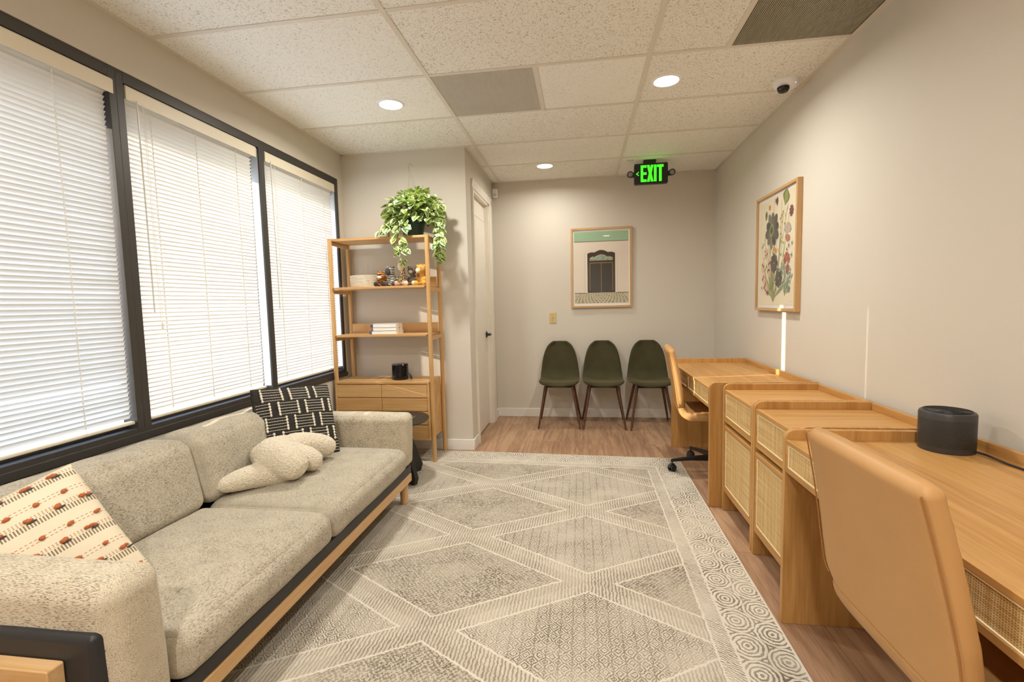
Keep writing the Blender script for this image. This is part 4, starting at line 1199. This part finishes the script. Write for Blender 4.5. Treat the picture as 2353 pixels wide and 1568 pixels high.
def pillow_mesh(s, T, N=30):
    f = pillow_surf(s, T); mb = MB()
    def cs(t_): return sin((2 * t_ - 1) * pi / 2)
    mb.grid(lambda i, j: f(cs(i), cs(j), 1), N, N); mb.grid(lambda i, j: f(cs(i), cs(j), -1), N, N, flip=True)
    for v_ in range(len(mb.v)):
        x, y, z = mb.v[v_]
        if abs(abs(z) - .002) < .0035 and (abs(x) > s / 2 * .92 or abs(y) > s / 2 * .92): pass
    return mb
rnd = random.Random(5)
# black and white block pillow
S1, T1 = .445, .062
m_knit = M('charcoal_cotton', '#35322f', .95, 0, .1); v = m_knit.co(); m_knit.color(m_knit.mix(m_knit.noise(v, 90, 3), '#24221f', '#474340')); m_knit.bump(m_knit.noise(v, 300, 2), .3, .001)
pm = pillow_mesh(S1, T1).build('throw_pillow', m_knit.m, None, sharp=180)
tag(pm, 'charcoal throw pillow with cream stitched blocks standing in the far sofa corner', 'pillow')
f = pillow_surf(S1, T1); lines = MB(); tufts = MB()
def onp(x, y, lift=.001):
    u = max(-1, min(1, x / (S1 / 2))); v_ = max(-1, min(1, y / (S1 / 2))); p = f(u, v_, 1); p.z += lift; return p
rowh, bw, gap = .086, .104, .046; per = bw + gap
for r_ in range(-3, 4):
    yc = r_ * rowh; off = (per / 2 if r_ % 2 else 0) + .02
    for c in range(-3, 4):
        x0 = c * per + off - bw / 2; x1 = x0 + bw
        for k in range(5):
            y = yc + (k - 2) * .0165
            if abs(y) > S1 / 2 * .97: continue
            a, b_ = max(x0, -S1 / 2 * .97), min(x1, S1 / 2 * .97)
            if b_ - a < .02: continue
            x = a
            while x < b_ - .004:
                L = rnd.uniform(.007, .013); e_ = min(x + L, b_)
                lines.tube([onp(x, y), onp((x + e_) / 2, y, .0018), onp(e_, y)], .0014, 5); x = e_ + .0022
            for xe in (x0, x1):
                if abs(xe) < S1 / 2 * .96 and abs(y) < S1 / 2 * .95:
                    tufts.ell(onp(xe, y, .004), (rnd.uniform(.0056, .0075), rnd.uniform(.0078, .0095), .006), (0, 0, rnd.uniform(-.3, .3)), 8, 6)
m_cream = plain('cream_yarn', '#e9e2d0', .95, var=.05, scale=60)
lines.add(tufts.v, tufts.f); st_ = lines.build('stitching', m_cream, pm, local=True); st_['kind'] = 'stuff'
place(pm, (-1.600, 2.455, .600), 1.00, .42, -.08)

# cream pillow with rust tufts
S2, T2 = .46, .088
m = M('striped_cotton', '#e9dfca', .9, 0, .1); v = m.co(); X, Y, Z = m.xyz(v)
per2 = .108
fy = m.f('FRACT', m.f('DIVIDE', m.f('ADD', Y, .5), per2))
bandA = m.f('MULTIPLY', m.f('GREATER_THAN', fy, .30), m.f('LESS_THAN', fy, .47)); tick = m.step(m.f('SINE', m.f('MULTIPLY', X, 2 * pi / .0075)), .0, .3)
bandB = m.f('MULTIPLY', m.f('GREATER_THAN', fy, .49), m.f('LESS_THAN', fy, .62)); tick2 = m.f('MULTIPLY', m.step(m.f('SINE', m.f('MULTIPLY', X, 2 * pi / .0085)), .2, .3), m.step(m.f('SINE', m.f('MULTIPLY', Y, 2 * pi / .0055)), .1, .3))
dash = m.f('MULTIPLY', m.f('MAXIMUM', m.f('LESS_THAN', m.f('ABSOLUTE', m.f('SUBTRACT', fy, .86)), .010), m.f('LESS_THAN', m.f('ABSOLUTE', m.f('SUBTRACT', fy, .95)), .010)), m.step(m.f('SINE', m.f('MULTIPLY', X, 2 * pi / .011)), -.2, .3))
front = m.f('GREATER_THAN', Z, -.001)
c = m.mix(m.noise(v, 25, 2), '#dccfb4', '#e6dac2')
c = m.mix(m.f('MULTIPLY', m.f('MULTIPLY', bandA, tick), .85), c, '#6f5c44'); c = m.mix(m.f('MULTIPLY', m.f('MULTIPLY', bandB, tick2), .95), c, '#a5673c'); c = m.mix(m.f('MULTIPLY', dash, .9), c, '#b06a3e')
c = m.mix(front, '#d9d4cb', c)
m.color(c); m.bump(m.noise(v, 160, 2), .3, .001)
pm = pillow_mesh(S2, T2).build('throw_pillow', m.m, None, sharp=180)
tag(pm, 'cream throw pillow with tan stripes and rust coloured tufts behind the near sofa arm', 'pillow')
f2 = pillow_surf(S2, T2); m_rust = plain('rust_yarn', '#b9693c', .95, var=.1, scale=90); m_backing = plain('dark_backing', '#4a4a50', .95)
def onp2(x, y, lift=.001):
    u = max(-1, min(1, x / (S2 / 2))); v_ = max(-1, min(1, y / (S2 / 2))); p = f2(u, v_, 1); p.z += lift; return p
for i in range(-3, 4):
    for ph, big in ((.555, 1), (.905, 0)):
        y = (i + ph) * per2 - .5 % per2
        if abs(y) > S2 / 2 * .96: continue
        k = -3
        for k in range(-5, 6):
            x = k * .070 + (.035 if (i + big) % 2 else 0)
            if abs(x) > S2 / 2 * .95: continue
            mb = MB(); w_ = .010 if big else .005
            for q in range(5 if big else 3):
                mb.ell(onp2(x + rnd.uniform(-w_, w_), y + rnd.uniform(-.003, .003), .004), (.0075, .0056, .006), u=8, v=6)
            if big: mb.ell(onp2(x + .006, y - .0075, .002), (.013, .0035, .003), u=8, v=6, mi=1)  # darker flat lobe below each large tuft
            mb.build('tuft', [m_rust, m_backing], pm, local=True)
place(pm, (-1.630, 1.125, .505), .80, .58, .45)

# knotted boucle cushion
m = M('cream_boucle', '#e8dcc4', .95, 0, .1); v = m.co(); vo = m.n('TexVoronoi'); m.put(vo.inputs['Vector'], v); vo.inputs['Scale'].default_value = 130
nn_ = m.noise(v, 160, 3); m.color(m.mix(nn_, '#dccdb0', '#f1e8d5')); m.bump(m.f('ADD', m.f('MULTIPLY', vo.outputs['Distance'], -1.0), nn_), 1.0, .005)
m.b.inputs['Sheen Weight'].default_value = .3
mb = MB()
B = Vector((-1.50, 2.16, .42))
def blob(p, q, r, r2=None, seg=24):
    p, q = Vector(p), Vector(q); n_ = 16; r2 = r2 or r; d = q - p
    pts, rs = [], []
    for i in range(n_ + 1):
        f_ = i / n_; pts.append(p + d * f_ + Vector((0, 0, .02 * sin(pi * f_)))); rs.append(max(.004, (r + (r2 - r) * f_) * sqrt(max(0, 1 - (2 * f_ - 1) ** 4))))
    b0 = len(mb.v); mb.tube(pts, rs, seg)
blob((-1.650, 1.885, .446), (-1.42, 2.16, .440), .040, .078)     # left tail
blob((-1.575, 2.105, .545), (-1.335, 2.080, .456), .100, .070)      # big loop over
blob((-1.56, 2.16, .53), (-1.325, 2.225, .448), .060, .060)     # middle lobe
blob((-1.56, 2.23, .535), (-1.375, 2.455, .462), .066, .062)    # right tail
blob((-1.62, 2.10, .49), (-1.50, 2.28, .535), .070, .060)
kn = mb.build('knot_cushion', m.m, None, sharp=180)
md = kn.modifiers.new('r', 'REMESH'); md.mode = 'VOXEL'; md.voxel_size = .006; md.use_smooth_shade = True
tx = bpy.data.textures.new('boucle', 'CLOUDS'); tx.noise_scale = .012
md = kn.modifiers.new('d', 'DISPLACE'); md.texture = tx; md.strength = .006; md.mid_level = .5; md.texture_coords = 'LOCAL'
tag(kn, 'cream boucle knotted cushion lying on the far seat cushion in front of the dark pillow', 'cushion')

# ------------------------------------------------------------------ round side table
tx_, ty_, tz_ = -1.335, 3.205, .45
t = thing('side_table', 'round black side table with angled panel base between sofa and shelf', 'table', (tx_, ty_, .009))
m_tb = plain('black_stained_wood', '#26241f', .45)
MB().lathe([(.0, -.022), (.22, -.022), (.247, -.012), (.250, -.003), (.247, .0), (.0, .0)], (tx_, ty_, tz_), 64).build('tabletop', m_tb, t)
for a in (-.55, -.55 + pi / 2):
    R = Matrix.Translation((tx_, ty_, 0)) @ Matrix.Rotation(a, 4, 'Z')
    MB().prism([(-.215, .0095), (-.19, .0095), (.19, .0095), (.215, .0095), (.235, .06), (.09, .428), (-.09, .428), (-.235, .06)], 'Y', -.016, .016, mat=R).build('base_panel', m_tb, t, bevel=.003)
mg = M('glossy_dark_cover', '#2a2f36', .15).m
t = thing('magazine', 'dark glossy magazine lying on the round black side table', 'magazine', (-1.36, 3.12, tz_))
MB().box(-1.46, -1.20, 3.10, 3.27, tz_, tz_ + .006, mat=None).build('pages', m_page, t)
MB().box(-1.462, -1.198, 3.098, 3.272, tz_ + .006, tz_ + .0075).build('cover', mg, t)

# ------------------------------------------------------------------ pictures
def fmat(c, r=.7): return plain('print_' + c.strip('#'), c, r)
class Art:
    """flat shapes in a picture plane, stacked in thin layers; one mesh, many inks"""
    def __init__(s, put): s.mb = MB(); s.mats = []; s.idx = {}; s.z = 0; s.put = put
    def c(s, c):
        if c not in s.idx: s.idx[c] = len(s.mats); s.mats.append(fmat(c))
        return s.idx[c]
    def poly(s, pts, c):
        s.z += .000006
        s.mb.add([s.put(x, y, s.z) for x, y in pts], [tuple(range(len(pts)))], s.c(c))
    def rect(s, x0, y0, x1, y1, c): s.poly([(x0, y0), (x1, y0), (x1, y1), (x0, y1)], c)
    def ell(s, x, y, rx, ry, rot, c, n=20):
        s.poly([(x + rx * cos(a) * cos(rot) - ry * sin(a) * sin(rot), y + rx * cos(a) * sin(rot) + ry * sin(a) * cos(rot)) for a in [2 * pi * k / n for k in range(n)]], c)
    def petal(s, x, y, L, w, rot, c, n=10):
        pts = []
        for k in range(n + 1):
            f_ = k / n; pts.append((f_ * L, w * sin(pi * f_ ** 1.35)))
        pts += [(px_, -py_) for px_, py_ in reversed(pts[1:-1])]
        s.poly([(x + a * cos(rot) - b_ * sin(rot), y + a * sin(rot) + b_ * cos(rot)) for a, b_ in pts], c)
    def line(s, pts, w, c):
        for (x0, y0), (x1, y1) in zip(pts, pts[1:]):
            dx, dy = x1 - x0, y1 - y0; L = sqrt(dx * dx + dy * dy) or 1; nx, ny = -dy / L * w / 2, dx / L * w / 2
            s.poly([(x0 + nx, y0 + ny), (x0 - nx, y0 - ny), (x1 - nx, y1 - ny), (x1 + nx, y1 + ny)], c)
    def curve(s, p0, p1, p2, w, c, n=10): s.line(bez(p0, p1, p2, n), w, c)

def frame(t, put3, W, Hh, fw, depth):
    # put3(x,y,d): x right, y up, d toward viewer
    def bx(mb, x0, x1, y0, y1, d0, d1):
        p = [put3(x, y, d_) for d_ in (d0, d1) for y in (y0, y1) for x in (x0, x1)]
        mb.add(p, [(0, 2, 3, 1), (4, 5, 7, 6), (0, 1, 5, 4), (1, 3, 7, 5), (3, 2, 6, 7), (2, 0, 4, 6)])
    for nm, (x0, x1, y0, y1), ax in (('frame_side', (0, fw, 0, Hh), 'Z'), ('frame_side', (W - fw, W, 0, Hh), 'Z'), ('frame_rail', (fw, W - fw, 0, fw), 'H'), ('frame_rail', (fw, W - fw, Hh - fw, Hh), 'H')):
        mb = MB(); bx(mb, x0, x1, y0, y1, .001, depth); mb.build(nm, m_frame_wood['Z' if ax == 'Z' else hax], t, bevel=.001)
    mb = MB(); bx(mb, fw, W - fw, fw, Hh - fw, .002, depth * .55); mb.build('mat_board', plain('mat_board', '#f1efe9', .8), t)
    mb = MB(); bx(mb, fw, W - fw, fw, Hh - fw, depth * .80, depth * .80 + .002); mb.build('glazing', m_glass, t)

# doorway print on the far wall
hax = 'X'
PX0, PZ0, PW, PH = -.098, 1.185, .630, .836
t = thing('framed_picture', 'oak framed picture of a black arched double door on the far wall', 'picture', (PX0 + PW / 2, YW, PZ0))
p3 = lambda x, y, d_: (PX0 + x, YW - d_, PZ0 + y)
frame(t, p3, PW, PH, .020, .030)
art = Art(lambda x, y, z: (PX0 + x * PW, YW - .0172 - z, PZ0 + y * PH))
art.rect(.055, .055, .945, .955, '#e5d8c8')
art.rect(.055, .835, .945, .955, '#9dbf9c'); 
for k in range(5): art.rect(.055, .845 + k * .022, .945, .847 + k * .022, '#93b592')
art.rect(.055, .826, .945, .834, '#5a4c3c'); art.rect(.055, .055, .945, .185, '#c9bfa2')
for j in range(6):
    for i in range(20):
        y = .068 + j * .0205; x = .5 + (i - 10 + (.5 if j % 2 else 0)) * (.062 - j * .005); w_ = .019 - j * .0012; h_ = .0085 - j * .0004
        if .07 < x < .93: art.poly([(x - w_, y), (x, y - h_), (x + w_, y), (x, y + h_)], ('#66725f', '#8f8870', '#9c8266', '#556052')[(i * 7 + j * 3) % 4])
art.rect(.055, .182, .27, .190, '#4a3f34'); art.rect(.73, .182, .945, .190, '#4a3f34')
def arch(x0, x1, y0, ys, lobes, c):
    pts = [(x0, y0), (x1, y0), (x1, ys)]
    n = 36
    for k in range(n + 1):
        f_ = k / n; x = x1 + (x0 - x1) * f_
        if f_ < .26: h_ = abs(sin(pi * f_ / .26)) * .010 + .012 * (f_ / .26)
        elif f_ > .74: h_ = abs(sin(pi * (1 - f_) / .26)) * .010 + .012 * ((1 - f_) / .26)
        else: h_ = .014 + .030 * sin(pi * (f_ - .26) / .48)
        pts.append((x, ys + h_ * lobes))
    art.poly(pts, c)
arch(.225, .765, .188, .690, .9, '#d6c9b8'); arch(.238, .752, .188, .688, .8, '#eadfce'); arch(.270, .730, .188, .682, .95, '#b9893f'); arch(.274, .726, .188, .678, .95, '#2e2824')
arch(.310, .690, .592, .625, 1.0, '#c79a4b'); arch(.318, .682, .596, .622, .95, '#8aa79a')
rr = random.Random(2)
for k in range(150):
    a, b_ = rr.uniform(.325, .675), rr.uniform(.598, .655)
    if b_ > .628 + .03 * sin(pi * (a - .318) / .364): continue
    art.ell(a, b_, .006, .004, rr.uniform(0, 3), rr.choice(['#dfe6d8', '#5f7f78', '#c9b56a', '#3a4b48', '#a9c4b8']), 7)
art.rect(.310, .560, .690, .565, '#c79a4b'); art.rect(.310, .215, .315, .565, '#c79a4b'); art.rect(.685, .215, .690, .565, '#c79a4b')
art.rect(.494, .190, .506, .560, '#a37c3c'); art.rect(.498, .190, .502, .560, '#3a2f22')
art.mb.build('art_print', art.mats, t)

# botanical print on the right wall (x runs away from the far corner)
hax = 'Y'
QY, QZ, QW, QH = 3.925, 1.156, .698, .830
t = thing('framed_picture', 'oak framed botanical print of dark poppies and meadow flowers on the right wall', 'picture', (XR, QY - QW / 2, QZ))
p3 = lambda x, y, d_: (XR - d_, QY - x, QZ + y)
frame(t, p3, QW, QH, .020, .034)
art = Art(lambda x, y, z: (XR - .0195 - z, QY - x * QW, QZ + y * QH))
art.rect(.055, .050, .945, .950, '#efe3c6')
g1, g2, g3, dk, dk2 = '#a3a468', '#7e8b55', '#c2bd86', '#3b3838', '#55504c'
bx0, by0 = .45, .075
rr = random.Random(8)
for x2, y2, cx in [(.20, .72, .22), (.30, .80, .30), (.44, .93, .42), (.62, .90, .60), (.78, .90, .62), (.80, .78, .70), (.72, .62, .66), (.83, .42, .66), (.40, .46, .42), (.56, .33, .52), (.18, .40, .26), (.13, .60, .18), (.26, .30, .3), (.30, .52, .3), (.52, .70, .5), (.36, .60, .36), (.66, .80, .60), (.60, .60, .58)]:
    art.curve((bx0, by0), (cx, (by0 + y2) / 2), (x2, y2), .0065, rr.choice([g1, g3, g2]))
    for k in range(5):
        f_ = rr.uniform(.2, .95); p = bez((bx0, by0), (cx, (by0 + y2) / 2), (x2, y2), 20)[int(f_ * 20)]
        art.petal(p[0], p[1], rr.uniform(.03, .07), .010, rr.choice([rr.uniform(.4, 1.3), rr.uniform(1.8, 2.8)]), rr.choice([g1, g2, g3]))
for k in range(9): art.petal(bx0, by0 + .03, rr.uniform(.16, .34), .018, rr.uniform(.25, 2.9), rr.choice([g1, g2, '#8f9a74']))
for (x, y) in [(.25, .50), (.17, .38), (.33, .34), (.24, .22), (.20, .28), (.36, .42), (.28, .18)]:
    art.ell(x, y, .050, .040, rr.uniform(0, 3), '#e2b79b'); 
    for q in range(3): art.ell(x + rr.uniform(-.04, .04), y + rr.uniform(-.03, .03), .013, .010, 0, '#5b3a3c', 8)
# fern mound
for k in range(90):
    a = rr.uniform(0, 2 * pi); q = sqrt(rr.random()); x = .72 + .15 * q * cos(a); y = .24 + .13 * q * sin(a); art.petal(x, y, .045, .012, rr.uniform(0, 2.6), rr.choice(['#8fa183', '#7b9076', '#a3b08a', '#6c8069']))
# large dark poppy
cx, cy = .40, .68
for k in range(10):
    a = k * 2 * pi / 10 + .2; L_ = .105 if k % 2 else .090; art.ell(cx + L_ * cos(a), cy + L_ * .86 * sin(a), .072, .042, a, (dk, dk2, '#6a6456', '#7d7a62')[k % 4])
art.ell(cx - .01, cy, .058, .052, .4, '#8c9a63'); art.ell(cx - .01, cy, .040, .036, .4, '#5f6b45'); art.ell(cx - .01, cy, .018, .02, .4, '#2c2a28')
for (x, y, s_) in [(.46, .40, .090), (.58, .27, .085)]:
    for k in range(8): art.ell(x + s_ * .52 * cos(k * pi / 4), y + s_ * .48 * sin(k * pi / 4), s_ * .45, s_ * .34, k * pi / 4, (dk, '#45413f')[k % 2])
    art.ell(x, y, .010, .010, 0, '#b99b4a', 8)
# seed heads and buds
art.petal(.70, .84, .13, .072, 1.25, '#7f8a4c'); art.petal(.70, .84, .12, .04, 1.15, '#98a05f'); art.petal(.235, .775, .09, .026, 1.4, '#6f7648'); art.petal(.52, .86, .085, .018, 1.6, '#6d3140'); art.petal(.50, .88, .06, .016, 2.0, '#8a5a5c')
for k in range(9): art.petal(.845, .78, .050, .010, k * pi / 4.5, '#7b3a44')
for k in range(11): art.petal(.77, .62, .085, .014, .3 + k * .24, ('#b3a39a', '#cdbfae')[k % 2])
for k in range(5): art.petal(.78, .61, .065, .020, -2.6 + k * .4, '#b87560')
for k in range(6): art.petal(.76, .40, .075, .030, .2 + k * .55, ('#b9694f', '#9b5240')[k % 2])
for k in range(3): art.petal(.78, .38, .08, .018, -1.9 + k * .5, '#9b4a3c')
for (x, y) in [(.33, .88), (.50, .50), (.46, .52)]:
    for k in range(8): art.petal(x, y, .026, .006, k * pi / 4, '#d98f38')
for (x, y) in [(.80, .52), (.87, .53), (.76, .49), (.86, .44), (.83, .30), (.84, .33), (.15, .20), (.60, .34)]:
    for k in range(5): art.petal(x, y, .024, .007, k * 1.25, '#cfd2c2')
    art.ell(x, y, .010, .009, 0, '#3d3a44', 8)
for (x, y) in [(.60, .75), (.64, .72), (.60, .68), (.70, .70), (.66, .80), (.63, .78)]: art.ell(x, y, .012, .010, 0, '#cf9d4a', 8)
for k in range(16): art.ell(rr.uniform(.2, .6), rr.uniform(.12, .38), .009, .012, 0, '#6a3a3e', 8)
art.mb.build('art_print', art.mats, t)
